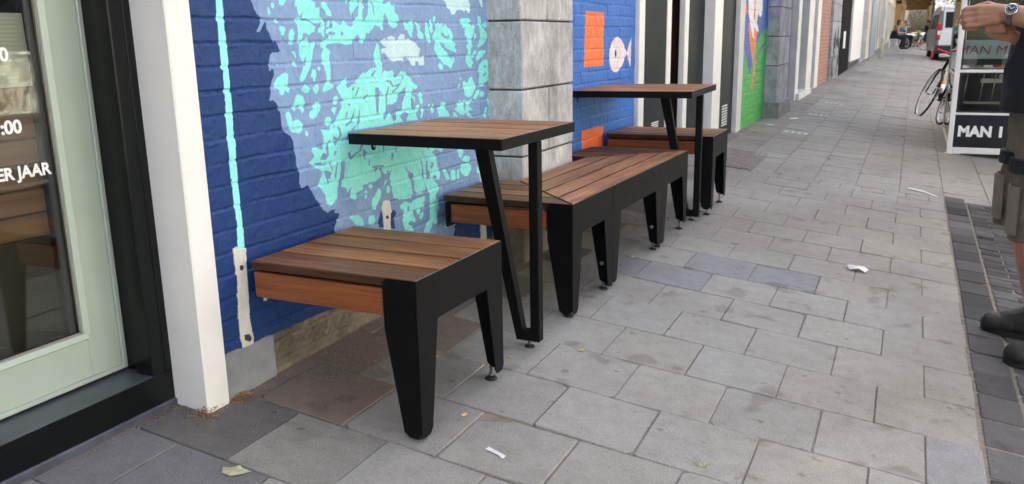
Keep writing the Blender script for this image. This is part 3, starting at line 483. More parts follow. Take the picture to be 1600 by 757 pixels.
def plinth(Y, Z, cols, rel):
    edge_ = .190-.02*np.clip((Y-1.85)/.4, 0, 1)+(fbm(Y*25, Z*0, 3, 3)-.5)*.014
    lo = Z < edge_; conc = lo & (Y < 1.845); brk = lo & (Y >= 1.845)
    n = fbm(Y*30, Z*30, 12, 4)
    cols[conc] = np.stack([.20+.14*n[conc], .215+.14*n[conc], .235+.14*n[conc]], -1)*(.75+.5*fbm(Y*5, Z*9, 31, 3)[conc])[:, None]
    rel[conc] = (n[conc]-.5)*.002-.002
    row = np.floor((Z-.01)/.062).astype(int); bid = np.floor((Y+row % 2*.11)/.215).astype(int)
    hv = (np.sin(row*12.9+bid*78.2)*43758.5) % 1
    cb = np.stack([.24+.1*hv, .205+.08*hv, .165+.07*hv], -1)*(.30+.55*fbm(Y*22, Z*22, 17, 4))[..., None]
    cols[brk] = cb[brk]; rel[brk] += -.006+(fbm(Y[brk]*60, Z[brk]*60, 41, 4)-.5)*.009
    # thin dirt lines where the last coat of paint misses the joints
    n2 = vnoise(Y*30, Z*120, 4)
# the painted motif goes on above the part the photograph shows
def shift(q, dz):
    p = list(map(int, q.split())); return ' '.join(str(v+dz if i % 2 else v) for i, v in enumerate(p)), min(p[1::2])+dz
for dz in (640, 1280):
    for c_, q_ in MURAL[:150]:
        if c_ in 'TNP':
            s2_, lo_ = shift(q_, dz)
            if lo_ > 1215+dz-640: MURAL.append((c_, s2_))
mural = paint_wall('mural_wall', -.03, 1.60, 3.365, -.02, 3.0, .0022, MURAL, LILAC, 11, PAL, 1.34, plinth)
tag(mural, 'brick wall painted dark blue and lilac with turquoise blotches behind the nearest bench', 'wall')
PAL2 = {'O': (.90,.20,.06), 'K': (.86,.70,.73), 'W': (.82,.80,.80), 'E': (.03,.06,.05)}
def ell(cy, cz, ry, rz, n=28): return ' '.join('%d %d' % ((cy+ry*math.cos(2*math.pi*i/n))*1000, (cz+rz*math.sin(2*math.pi*i/n))*1000) for i in range(n))
fish = [('O', '4504 1175 4814 1176 4817 873 4480 872'), ('O', '4449 525 4819 518 4819 300 4449 300'),
        ('K', ' '.join('%d %d' % p for p in [(5255,935),(5200,985),(5140,1020),(5080,1036),(5020,1030),(4965,1005),(4925,965),(4911,930),(4920,890),(4950,850),(4995,830),(5040,824),(5090,832),(5150,858),(5205,895)])),
        ('K', '5250 938 5354 1035 5336 842'), ('W', ell(5.008,.935,.052,.060)), ('E', ell(5.033,.937,.017,.026))]
w2 = paint_wall('painted_brick_wall', -.03, 3.86, 5.43, -.02, 3.0, .0045, fish, (.045,.165,.53), 23, PAL2, 1.36)
tag(w2, 'blue painted brick wall with an orange rectangle and a pink fish', 'wall')
PAL3 = {'G': (.06,.42,.085), 'B': (.04,.11,.42), 'O': (.85,.22,.04), 'W': (.85,.85,.85)}
w3 = paint_wall('painted_brick_wall', .10, 8.60, 9.99, -.02, 3.2, .006, MURAL3, (.04,.11,.42), 31, PAL3, 1.5)
tag(w3, 'green and blue painted wall with an orange and white bird figure, between post and pillar', 'wall')

# ============================================================ PILLARS
def pillar(name, x0, x1, y0, y1, ztop, zs, vj, m, label, plinth_=None, tone0=(1,1,1), stain=False):
    g = B(); r_ = random.Random(int(y0*100))
    zz = [-.15]+zs+[ztop]
    for i in range(len(zz)-1):
        za, zb = zz[i]+.004, zz[i+1]-.004
        cuts = [y0]+([y0+(y1-y0)*vj] if (i % 2 == (len(zs) % 2 if False else 0)) else [])+[y1]
        for j in range(len(cuts)-1):
            t_ = r_.uniform(.86,1.1); g.tone = tuple(t_*c for c in tone0)
            if stain and i < 1: g.tone = (t_*.27, t_*.235, t_*.19)
            g.box(x0, x1+r_.uniform(-.003,.003), cuts[j]+(.006 if j else r_.uniform(0,.003)), cuts[j+1]-(.006 if j < len(cuts)-2 else 0), za, zb, .005)
    g.tone = (.14,.13,.12); g.box(x0+.012, x1-.010, y0+.012, y1-.012, -.15, ztop-.01)
    if plinth_:
        g.tone = (.62,.60,.57); g.box(x0, x1+.04, y0-.03, y1+.03, -.1, plinth_, .012)
    return tag(g.build(name, m), label, 'pillar')
pillar('stone_pillar', -.14, .13, 3.300, 3.893, 3.0, [.245,.532,.819,1.106,1.393,1.68,1.97,2.25,2.54,2.8], .49, M['stone'], 'pale grey stone pillar enclosed by the corner bench', stain=True)
pillar('stone_pillar', -.1, .235, 9.98, 10.86, 3.2, [.29,.70,1.02,1.34,1.62,1.95,2.3,2.6,2.9], .5, M['stone_dark'], 'blue grey stone pillar right of the green mural', .30)
pillar('stone_pillar', -.1, .20, 16.9, 18.7, 3.2, [.3,.62,.95,1.28,1.6,1.95,2.3,2.6,2.9], .5, M['stone_dark'], 'blue grey stone pillar with a black smear beside the red brick wall')
pillar('stone_pillar', -.1, .24, 25.0, 27.6, 3.3, [.4,.8,1.2,1.6,2.0,2.5,2.9], .5, M['stone_dark'], 'pale blue stone pillar right of the white board')
# tooled margin on the first pillar: fine comb lines near its left edge
g = B(); r_ = random.Random(5)
smear = B()
for i in range(26):
    y = r_.uniform(16.95,18.6); z = r_.uniform(.0,.95)*(1-abs(y-17.9)/1.6); h = r_.uniform(.1,.4); wd = r_.uniform(.03,.12)
    smear.prism([(y,z+.15),(y+wd,z+.12),(y+wd*.8,z+h+.1),(y+wd*.3,z+h+.2)], 'x', .204, .2045+i*.0002)
pil3 = [o for o in COL.objects if o.name == 'stone_pillar.002'][0]
smear.build('black_smear', mat('soot', (.03,.03,.035), .8), pil3, world=True)
# thin mortar fillet between the mural and the pillar
g = B(); g.box(-.05,-.012,3.346,3.374,.2,3.0,.004); tag(g.build('mortar_strip', simple('brown_mortar', (.10,.08,.07), .9, .3, 30, .3)), 'narrow brown strip between the turquoise mural and the stone pillar', 'trim')

# ============================================================ SHOPFRONT ON THE LEFT
t = E('corner_post', (-.08, 1.595, .04), 'cream white painted post between the glazed door and the mural', 'post')
g = B(); g.box(-.17,-.02,1.555,1.637,.046,3.2,.004); g.build('post', M['white'], t, True)
t = E('glazed_door', (-.26, .95, .05), 'pale green glazed door in a black frame at the left edge', 'door')
g = B(); g.box(-.20,-.14,1.492,1.556,.166,3.0,.003); g.box(-.30,-.198,1.510,1.556,.166,3.0,.003)
g.box(-.20,-.14,.30,.50,.166,3.0,.003); g.box(-.30,-.14,-2.,1.556,2.35,3.0,.003)
g.box(-.1415,-.138,1.533,1.5565,.166,3.0,.001)
fr = g.build('door_frame', M['blackpaint'], t, True)
g = B(); g.box(-.40,-.142,-2.,1.556,.095,.166,.003); g.build('sill', M['slate'], t, True)
g = B(); g.box(-.1418,-.1385,-2.,1.556,.084,.1655,.0008); g.build('sill_front', M['blackpaint'], t, True)
g = B(); g.box(-.45,-.132,-2.,1.569,-.1,.083,.004); g.build('threshold_stone', M['bluestone'], t, True)
g = B()
g.box(-.300,-.262,1.408,1.511,.172,2.34,.0025); g.box(-.300,-.262,.52,.63,.172,2.34,.0025)
g.box(-.300,-.2625,.63,1.408,.172,.292,.0025); g.box(-.300,-.2625,.63,1.408,2.2,2.34,.002)
# glazing beads
def bead(pr_, y0_, y1_, z0_, z1_):
    g.prism(pr_, 'z', z0_, z1_) if y0_ is None else g.prism(pr_, 'y', y0_, y1_)
g.prism([(-.262,1.409),(-.262,1.416),(-.256,1.412),(-.262,1.398),(-.272,1.398),(-.272,1.409)], 'z', .30, 2.2)
g.prism([(-.262,.291),(-.262,.284),(-.256,.288),(-.262,.302),(-.272,.302),(-.272,.291)], 'y', .63, 1.408)
g.box(-.262,-.252,1.497,1.511,.172,2.34,.002); g.box(-.262,-.252,.52,1.497,.172,.184,.002)
leaf = g.build('door_leaf', M['green'], t, True)
g = B(); g.box(-.2585,-.2555,1.5112,1.5145,.17,2.34); g.box(-.274,-.2725,1.3945,1.3985,.302,2.2); g.box(-.274,-.2725,.63,1.398,.302,.3055); g.build('gasket', mat('weatherstrip', (.25,.22,.2), .4), t, True)
g = B(); g.box(-.280,-.275,.63,1.408,.292,2.2); gl = g.build('glass', M['glass'], t, True)
def vin(txt, size, y_, z_, al='RIGHT', sx=1.): text_mesh('lettering', txt, size, (-.2742, y_, z_), (90,0,90), M['vinyl'], t, .034, .0003, al, 0, sx)
vin('ER JAAR', .0405, 1.3795, .7245, sx=.96)
vin(':00', .043, 1.3215, .8315, sx=1.)
vin('0', .043, 1.3150, .9975, sx=1.)
vin('0', .043, 1.2650, 1.062, sx=1.)
# room behind the door
t2 = E('shop_counter', (-.5, .7, .1), 'brown planked counter with a grey ribbed panel behind the door glass', 'counter')
g = B(); z = .56
for i in range(6):
    g.box(-.36,-.335,-1.2,1.398,z+.0015,z+.0605,.003); z += .062
g.build('boards', M['plank_in'], t2, True)
g = B(); g.box(-.35,-.325,-1.2,1.402,.935,1.108,.002)
for i in range(17): g.box(-.326,-.3225,-1.2,1.39,.943+i*.0098,.943+i*.0098+.006,.001)
g.build('ribbed_panel', M['ribbed'], t2, True)
g = B(); g.box(-.9,-.34,-1.2,1.398,.92,.934); g.box(-.36,-.34,-1.2,1.4,.1,.56); g.build('counter_body', M['interior'], t2, True)
t3 = E('shop_room', (-2., 0, 0), 'dim shop room seen through the glazed door', 'room')
g = B(); g.box(-4.,-3.9,-2.5,1.9,-.1,3); g.box(-4,-.3,1.62,1.72,-.1,3.); g.box(-4,-.3,-2.6,-2.5,-.1,3); g.box(-4,-.3,-2.5,1.9,-.1,-.02); g.box(-4,-.3,-2.5,1.9,2.95,3.0)
g.build('room_walls', M['interior'], t3, True)
g = B(); g.box(-3.88,-3.84,-1.6,-1.5,.9,2.6); g.box(-3.88,-3.84,.2,.3,.9,2.6); g.box(-3.88,-3.84,1.2,1.5,.9,2.6); g.box(-3.88,-3.84,-1.6,1.5,2.5,2.6); g.build('white_frame', M['white'], t3, True)
# glazed front further left (outside the frame, seen only from the side)
t = E('shop_window', (-.2, -.8, .1), 'black framed shop window left of the glazed door', 'window')
g = B(); g.box(-.28,-.16,-2.,.30,.167,.25,.003); g.box(-.28,-.16,-2.0,-1.92,.25,2.35,.003); g.build('window_frame', M['blackpaint'], t, True)
g = B(); g.box(-.23,-.225,-1.92,.3,.25,2.35); g.build('glass', M['glass'], t, True)
# ============================================================ FRONT PIECES FURTHER ALONG
def piece(name, boxes, m, label, cat, parts=(), group=None):
    """a thing made of a main mesh and named parts"""
    xs = [b[0] for b in boxes]+[b[1] for b in boxes]; ys = [b[2] for b in boxes]+[b[3] for b in boxes]
    t = E(name, ((min(xs)+max(xs))/2, (min(ys)+max(ys))/2, min(b[4] for b in boxes)), label, cat, group=group)
    g = B(); [g.box(*b, .004) for b in boxes]; g.build(parts_name(name), m, t, True)
    for nm, bx, mt in parts:
        g = B(); [g.box(*b, .002) for b in bx]; g.build(nm, mt, t, True)
    return t
def parts_name(n): return {'entrance': 'frame', 'wide_entrance': 'frame', 'window_bay': 'frame'}.get(n, 'body')
def vent(y0, y1, z0, z1, x):
    return [(x, x+.006, y0, y1, z0+i*(z1-z0)/8, z0+i*(z1-z0)/8+(z1-z0)/8*.62) for i in range(8)]
piece('wide_entrance',
      [(-.10,.0,5.43,5.55,.0,2.9),(-.06,-.012,6.16,6.27,.0,2.9),(-.06,-.012,6.68,6.80,.0,2.9),(-.12,.07,7.38,7.697,.0,2.9)], M['white'],
      'grey panelled entrance with white posts and an open dark doorway behind the farther table', 'entrance',
      [('panel', [(-.07,-.02,5.55,6.16,.0,2.9),(-.07,-.02,6.80,7.38,.0,2.9)], M['darkpanel']),
       ('panel', [(-.02,.055,7.697,8.36,.0,2.9)], M['darkpanel']),
       ('vent', vent(5.80,5.98,.33,.45,-.0195), M['white2']),
       ('vent', vent(7.86,8.10,.22,.42,.0555), M['white2']),
       ('dark_room', [(-1.6,-1.5,6.0,6.9,.0,2.9),(-1.5,-.07,6.12,6.155,.0,2.9),(-1.5,-.07,6.805,6.84,.0,2.9),(-1.5,-.07,6.16,6.8,2.85,2.9)], simple('brown_room', (.07,.03,.012), .9, .3, 2, 0)),
       ('lintel', [(-.12,.08,5.43,8.35,2.9,3.1)], M['white2'])])
piece('white_post', [(-.05,.10,8.36,8.595,.05,3.1)], M['white2'], 'grey white post left of the green mural', 'post')
# entrance between the second and third pillars
piece('entrance', [(.0,.14,10.86,10.95,.1,2.9),(.0,.15,12.30,12.62,.1,2.9),(.0,.12,11.0,11.1,.1,2.9),(.0,.15,13.55,14.2,.1,2.9),(.0,.15,14.72,15.25,.1,2.9)], M['white2'],
      'white framed entrance with grey glass between the stone pillars', 'entrance',
      [('glass_panel', [(.02,.06,11.1,12.3,.15,2.9)], M['darkglass']), ('side_panel', [(-.02,.05,10.95,11.0,.15,2.9)], M['greypanel']), ('side_panel', [(.04,.10,14.2,14.72,.1,2.9)], M['greypanel']),
       ('door_leaf', [(-.05,.02,12.62,13.55,.2,2.9)], M['darkpanel']), ('step', [(-.05,.2,12.4,13.9,.1,.24)], M['white2']),
       ('backing', [(-.3,-.1,10.9,14.7,.1,3.)], M['interior'])])
piece('red_brick_wall', [(-.1,.15,15.25,16.9,.1,3.2)], M['redbrick'], 'short red brick wall before the smeared pillar', 'wall')
piece('black_door', [(-.05,.215,18.71,21.2,.1,2.9)], M['matblack'], 'black door recess beside the smeared pillar', 'door', [('notice', [(.2155,.225,19.3,19.8,.75,1.1)], M['white'])])
piece('white_board', [(.05,.26,21.2,24.9,.42,3.0)], M['white'], 'bright white board wall raised above a dark base', 'wall', [('dark_base', [(-.0,.20,21.2,24.9,.1,.42)], M['blackpaint'])])
piece('cream_post', [(.0,.25,27.6,29.2,.1,3.2)], M['cream'], 'cream post beside the pale blue pillar', 'post')
piece('blue_grey_post', [(.0,.30,29.2,32.2,.1,3.2)], simple('blue_grey', (.32,.37,.43), .6, .1, 3, .05), 'blue grey post between the cream post and the drainpipe', 'post')
g = B(); g.tube([(.62,29.2,gz(.62,29.2)-.05),(.62,29.2,4.6)], .055, 12); g.tone=(1,1,1)
for z in (.9,2.1,3.4): g.tube([(.62,29.2,z),(.62,29.2,z+.06)], .065, 12)
tag(g.build('street_pole', M['white2']), 'thin pale pole standing against the shop fronts near the seated woman', 'pole')
# a row of tall window bays up to the end of the street
y = 32.2; i = 0
bays = []
while y < 118:
    L = 5.6
    if not bays:
        t = E('window_bay', (0, 0, 0), 'x', 'shop front', group='tall grey window bays along the far street front')
        g = B()
        for yy in (0, 2.0, 3.6): g.box(0,.16,yy,yy+.28,0,2.55,.01)
        g.box(0,.14,.28,L,2.42,2.6,.01); g.box(0,.12,.28,L,0,.5,.01); g.build('frame', M['white2'], t)
        g = B(); g.box(.02,.05,.28,5.0,.5,2.42); g.build('window_pane', M['darkglass'], t)
        g = B(); g.box(0,.17,5.0,L,0,3.4,.01); g.build('pier', M['cream'], t)
        g = B(); g.box(-.3,-.2,0,L,0,2.6); g.build('backing', M['interior'], t)
        bays.append(t)
    else:
        t = bays[0].copy(); COL.objects.link(t); bays.append(t)
        for ch in bays[0].children:
            c = ch.copy(); COL.objects.link(c); c.parent = t
    t.location = (0, y, gz(0, y)-.05); y += L; i += 1
words = ['nearest bay, beside the seated woman', 'second bay, behind the seated woman', 'third bay, past the seated woman']
for j, t in enumerate(bays):
    t['label'] = 'tall grey window bay, '+words[j] if j < 3 else 'tall white framed grey window bay far down the street front'
# the storey above, plain render with windows, keeps the pavement in shade
t = E('street_building', (-3, 50, 0), 'long cream upper storey running above the whole shop front', 'building')
g = B(); g.box(-6,-.02,-14,8.3,3.02,9.2,.02); g.box(-6,.1,8.3,40,3.22,9.4,.02); g.box(-6,.16,40,118,2.62,9.4,.02)
g.box(-6,-.45,1.8,5.3,-.2,3.0); g.box(-6,-1.7,5.3,8.6,-.2,3.1); g.box(-6,-.4,8.6,118,-.2,3.1); g.box(-6,-4.1,-14,1.8,-.2,3.0); g.box(-6,-.3,-14,-2.6,-.2,3.0)
g.build('upper_wall', M['cream'], t, True)
for k in range(28):
    yy = -12+k*4.6
    if yy > 112: break
    xo = -.015 if yy < 8.3-1.5 else (.105 if yy < 38 else .165)
    g = B(); g.box(xo-.05,xo+.02,yy,yy+1.5,4.2,6.4,.01); wdw = g.build('window', M['white2'], t, True)
    g = B(); g.box(xo+.018,xo+.03,yy+.12,yy+1.38,4.32,6.28); g.build('pane', M['darkglass'], wdw, True)
g = B(); g.box(-.02,.25,-14,118,9.3,9.6,.02); g.build('cornice', M['white2'], t, True)
# brown canopy that hangs over the far pavement
t = E('timber_canopy', (1.2, 75, gz(1.2,75)), 'long brown timber canopy hanging over the far end of the pavement', 'canopy')
cw = simple('canopy_timber', (.34,.20,.09), .7, .35, 2.5, .2, stretch=(1,.2,1))
g = B(); g.box(.2,2.35,56,100,3.55,3.72,.01)
for k in range(12): g.box(.2,2.33,57+k*3.6,57.25+k*3.6,3.35,3.549,.01)
g.box(2.28,2.40,56,100,3.3,3.8,.01); g.build('roof', cw, t, True)
for k in range(7):
    g = B(); g.box(2.18,2.32,57+k*7,57.16+k*7,gz(2.2,57+k*7)-.05,3.3,.01)
    if k > 2: g.build('post', cw, t, True)
# arched cream front piece under the canopy
piece('arched_front', [(.16,.55,60,61,.5,3.4),(.16,.55,66,67,.5,3.4),(.16,.55,72,73,.5,3.4),(.16,.5,60,80,2.9,3.5)], M['tan'], 'warm tan arched front under the brown canopy', 'wall')
t = E('hanging_sign', (.75, 60, 2.85), 'teal box sign hanging high on the far street front', 'sign')
g = B(); g.box(.2,.95,58.0,58.25,3.0,3.7,.05); g.build('sign_box', simple('teal', (.10,.30,.32), .5, .1, 4, 0), t, True)
g = B(); g.tube([(.1,58.1,3.5),(.25,58.1,3.5)], .02); g.build('bracket', M['steel'], t, True)
# opposite side of the street: sunlit fronts (they light the shaded pavement) and a tall pale block far ahead
def house(x, y0, y1, h, col, label, sgn=-1):
    t = E('terraced_house', (x+2.5, (y0+y1)/2, gz(8,y0)-.3), label, 'house', group='houses across the street')
    g = B(); g.box(x,x+6,y0,y1,-1.,h,.02); g.build('wall', simple('render', col, .85, .1, 1, .05), t, True)
    g = B(); g.prism([(x-.2,h),(x+6.2,h),(x+3,h+2.6)], 'y', y0, y1); g.build('roof', simple('roof_tiles', (.16,.07,.045), .8, .3, 6, .2), t, True)
    n = max(2, int((y1-y0)/2.4))
    for k in range(n):
        for zz in (.9, 4.0):
            yy = y0+(k+.5)*(y1-y0)/n
            g = B(); g.box(x-.05,x+.05,yy-.55,yy+.55,zz,zz+1.6,.01); wd = g.build('window', M['white2'], t, True)
            g = B(); g.box(x-.06,x-.049,yy-.46,yy+.46,zz+.09,zz+1.51); g.build('pane', M['darkpanel'], wd, True)
hc = [(.46,.44,.36),(.58,.58,.48),(.42,.43,.40),(.50,.46,.34),(.62,.62,.54)]
hn = ['brown brick', 'sand coloured', 'grey', 'yellow brick', 'cream']
y = -34
for k in range(5):
    L = 25; house(15.5, y, y+L-.05, 6.6+(k % 3)*.8, hc[k % 5], hn[k % 5]+' two storey house across the street, '+('to the left, out of direct view' if y < 20 else 'seen past the trees'))
    y += L
house(3.4, 128, 150, 15, (.85,.83,.78), 'tall pale sunlit building closing the far end of the street')

house(-7.5, 126, 150, 11, (.26,.17,.11), 'brown brick house closing the street behind the timber canopy')
# trees beyond the van
leafpos = {}
def tree(x, y, h, rad, seed, label, n=4200):
    r_ = random.Random(seed); z0 = gz(x, y)
    t = E('street_tree', (x, y, z0), label, 'tree', group='trees along the far side of the road')
    g = B(); g.tube([(x,y,z0-.1),(x+.05,y,z0+h*.3),(x-.05,y+.1,z0+h*.55),(x,y,z0+h*.85)], [.2,.15,.11,.03], 10)
    for k in range(9):
        a = r_.uniform(0,6.28); z = z0+h*r_.uniform(.35,.7); q = rad*r_.uniform(.5,.9)
        g.tube([(x,y,z),(x+q*.5*math.cos(a),y+q*.5*math.sin(a),z+.5),(x+q*math.cos(a),y+q*math.sin(a),z+1.1)], [.07,.045,.015], 6)
    g.build('trunk', M['bark'], t, True)
    v = []; f = []; cl = [(r_.gauss(0,.42)*rad, r_.gauss(0,.42)*rad, z0+h*(.62+r_.gauss(0,.16))) for _ in range(34)]
    for k in range(n):
        c = cl[k % 34]; s_ = rad*.19
        p = Vector((x+c[0]+r_.gauss(0,s_), y+c[1]+r_.gauss(0,s_), c[2]+r_.gauss(0,s_)))
        a = Vector((r_.gauss(0,1),r_.gauss(0,1),r_.gauss(0,1))).normalized(); b_ = a.cross(Vector((r_.gauss(0,1),r_.gauss(0,1),r_.gauss(0,1)))).normalized()
        q = r_.uniform(.07,.14); i0 = len(v); v += [p-a*q, p+b_*q*.5, p+a*q, p-b_*q*.5]; f.append((i0,i0+1,i0+2,i0+3))
    me = bpy.data.meshes.new('crown'); me.from_pydata([tuple(p-Vector((x,y,z0))) for p in v], [], f); me.materials.append(M['leaf'])
    o = bpy.data.objects.new('crown', me); COL.objects.link(o); o.parent = t
tree(5.0, 68, 9.5, 3.0, 1, 'bright green tree directly behind the van roof')
tree(2.9, 116, 11, 3.4, 8, 'dark green tree beyond the end of the timber canopy')
tree(7.2, 48, 9, 3.2, 2, 'broad green tree to the right of the van')
tree(4.5, 84, 12, 3.0, 3, 'farthest pale green tree near the tall pale building')
tree(9.5, 30, 9, 3.2, 4, 'green tree behind the glazed terrace screen')
tree(10.5, 12, 9, 3.2, 5, 'green tree across the road to the right of the standing men')
# ============================================================ FURNITURE
rw = random.Random(12)
def ptone(k=1.): q = rw.uniform(.72,1.12)*k; return (q*rw.uniform(.97,1.06), q, q*rw.uniform(.93,1.03))
TH = .0035
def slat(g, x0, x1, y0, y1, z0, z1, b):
    '''a board whose long edges are coloured darker to paint the shade in the gaps'''
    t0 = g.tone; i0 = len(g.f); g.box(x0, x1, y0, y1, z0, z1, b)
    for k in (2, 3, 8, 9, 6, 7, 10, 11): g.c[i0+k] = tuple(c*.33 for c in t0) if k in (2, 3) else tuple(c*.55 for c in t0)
def foot(root, x, y, zleg, r=.019):
    """levelling foot from the underside of a leg to the ground (local coordinates of root)"""
    wx = root.matrix_basis @ Vector((x, y, 0)); zg = gz(wx.x, wx.y)-root.location.z
    g = B(); g.lathe((x, y, zg-.001), [(r, 0), (r, .004), (r*.8, .008), (.008, .0095)], 18); f_ = g.build('foot_pad', M['rubber'], root)
    g = B(); g.lathe((x, y, zg), [(.0075, .0095), (.0075, .016), (.0042, .0165), (.0042, zleg-zg+.010)], 12); g.build('threaded_rod', M['dull'], root)
BRIGHT = mat('edge_glint_steel', (.35,.35,.35), .35, .8)  # pale metal for the added strip that paints the light caught on steel edges
def leg_unit(root, D, ya, yb, H, wt, wb, ztop, zb_near, zb_far, flange_near=True, flange_far=True, bolt=(0,0), inset=0.0):
    """folded sheet: one front plate piece with a tapered leg at each end and side flanges"""
    Hs = H-.001
    # apron (horizontal band)
    g = B(); g.prism([(ya+.0003, ztop), (yb-.0003, ztop), (yb-.0003, Hs), (ya+.0003, Hs)], 'x', D-TH, D); ap = g.build('front_apron', M['steel'], root)
    g = B(); g.box(D-TH+.0003, D-.0012, ya+.002, yb-.002, Hs+.00005, Hs+.0012); g.build('edge_glint', BRIGHT, ap)  # thin strip added as the bright line of light along the plate top
    for side, zb, fl, bo in ((0, zb_near, flange_near, bolt[0]), (1, zb_far, flange_far, bolt[1])):
        s_ = 1 if side == 0 else -1; y0 = ya if side == 0 else yb
        g = B(); c = .014
        pl = [(y0+s_*.0003, ztop-.0002), (y0+s_*.0003, zb+c), (y0+s_*c*.8, zb), (y0+s_*(wb-c*.9), zb), (y0+s_*wb, zb+c), (y0+s_*wt, ztop-.0002)]
        g.prism(pl, 'x', D-TH, D)
        if fl:
            xa, xb = D-.102, D-.054
            pf = [(D-TH-.0002, Hs), (D-TH-.0002, zb+c), (D-c, zb), (xb+c, zb), (xb-.002, zb+c), (xa, ztop-.01), (xa, Hs-.014), (xa+.012, Hs)]
            g.prism(pf, 'y', y0+s_*.0003, y0+s_*(TH+.0003))
        l_ = g.build('leg', M['steel'], root)
        if bo:
            g = B(); g.lathe((D-.045, y0+s_*(TH), zb+.085), [(.009, 0), (.009, s_*.004), (.005, s_*.006)], 12, 'y'); g.build('bolt', M['zinc'], l_)
        foot(root, D-.030, y0+s_*.030, zb+.004)
def stool_bench(name, loc, rz, D, Wd, H, label, zbn, zbf):
    t = E(name, loc, label, 'bench', rz); h = H-loc[2]
    leg_unit(t, D, 0, Wd, h, .100, .055, h-.126, zbn, zbf)
    g = B(); n = 4; gap = .0085; pw = (Wd-2*.001-(n-1)*gap)/n
    for i in range(n):
        k_ = (.78,1.18,1.0,1.28)[i]; g.tone = (k_*1.06, k_, k_*(1.12 if i == 0 else .92)); y = .001+i*(pw+gap)
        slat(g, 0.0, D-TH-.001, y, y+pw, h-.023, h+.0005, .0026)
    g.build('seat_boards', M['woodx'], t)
    for y0 in (.004, Wd-.024):
        g = B(); g.box(.006, D-.106, y0, y0+.02, h-.104, h-.031, .002); g.build('side_board', M['apron'], t)
    g = B(); g.box(.004, .012, .03, Wd-.03, h-.11, h-.026, .001); g.box(.02,D-.01,.03,.06,h-.036,h-.0235); g.box(.02,D-.01,Wd-.06,Wd-.03,h-.036,h-.0235); g.build('wall_bracket', M['steel'], t)
    g = B(); g.lathe((.03, .015, h-.108), [(.006,-.008),(.006,0),(.003,.004)], 10); g.build('screw', M['zinc'], t)
    return t
def zl(x, y): return gz(x, y)
stool_bench('slatted_bench', (.002, 1.739, 0.), -.60, .541, .483, .4393, 'nearest square slatted wooden bench with black steel legs', .006, .028)
stool_bench('slatted_bench', (.004, 4.778, 0.), .96, .630, .446, .4775, 'farthest square slatted bench under the farther table, by the grey entrance', .058, .072)
# corner bench wrapped round the pillar
D, Wd, H = .5415, 1.6238, .4432; s1, s2 = .441, 1.1453
t = E('corner_bench', (.0125, 2.806, 0.), 'long U-shaped slatted bench wrapped around the stone pillar', 'bench', -.95)
for ya, yb, za, zb, bl, fn, ff in ((0, s1-.001, .022, .028, (0,1), True, True), (s1+.001, s2-.001, .028, .040, (0,1), False, True), (s2+.001, Wd, .040, .060, (0,0), False, True)):
    leg_unit(t, D, ya, yb, H, .100, .055, H-.122, za, zb, fn, ff, bl)
px = .128; mi = px; gap = .0085      # pillar front in local coordinates
# front boards running lengthwise, mitred at 45 degrees to the outer corners
n = 4; x0 = .130; pw = (D-TH-.001-x0-(n-1)*gap)/n
g = B()
for i in range(n):
    xa = x0+i*(pw+gap); xb = xa+pw; g.tone = tuple(c*q for c, q in zip(ptone(1.6), (1,1.05,1.30)))
    ya0 = (D-xa)+.002+.006; ya1 = (D-xb)+.002+.006
    poly = [(xa, ya0), (xb, ya1), (xb, Wd-ya1), (xa, Wd-ya0)]
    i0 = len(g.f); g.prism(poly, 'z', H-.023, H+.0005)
    for k in (2,3,4,5): g.c[i0+k] = tuple(c*.33 for c in g.tone)  # board sides darkened: gap shade painted into the colour
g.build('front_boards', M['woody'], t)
for side in (0, 1):
    g = B(); yw = (D-x0); n2 = 4; pw2 = (yw+.0-(n2-1)*gap)/n2
    for i in range(n2):
        ya = .001+i*(pw2+gap); yb = ya+pw2
        xa = D-ya-.004-TH; xb = D-yb-.004-TH
        poly = [(0.0, ya), (xa, ya), (xb, yb), (0.0, yb)]
        if side: poly = [(u, Wd-v) for u, v in poly]
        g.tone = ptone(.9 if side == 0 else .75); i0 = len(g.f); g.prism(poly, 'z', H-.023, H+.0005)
        for k in (2,3,4,5): g.c[i0+k] = tuple(c*.33 for c in g.tone)  # same painted gap shade on the sides of the end boards
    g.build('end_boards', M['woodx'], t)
for y0 in (.004, Wd-.024):
    g = B(); g.box(.012, D-.106, y0, y0+.02, H-.106, H-.034, .002); g.build('side_board', M['apron'], t)
g = B(); g.box(.006,.014,.0,.36,H-.125,H-.026,.001); g.prism([(.006,H-.03),(.006,H-.12),(.030,H-.108),(.030,H-.03)],'y',.0005,.0035); g.box(.02,D-.02,.04,.07,H-.036,H-.0235); g.box(D-.14,D-.10,.1,Wd-.1,H-.04,H-.0235); g.box(.15,.18,.5,Wd-.5,H-.04,H-.0235); g.build('support_frame', M['steel'], t)

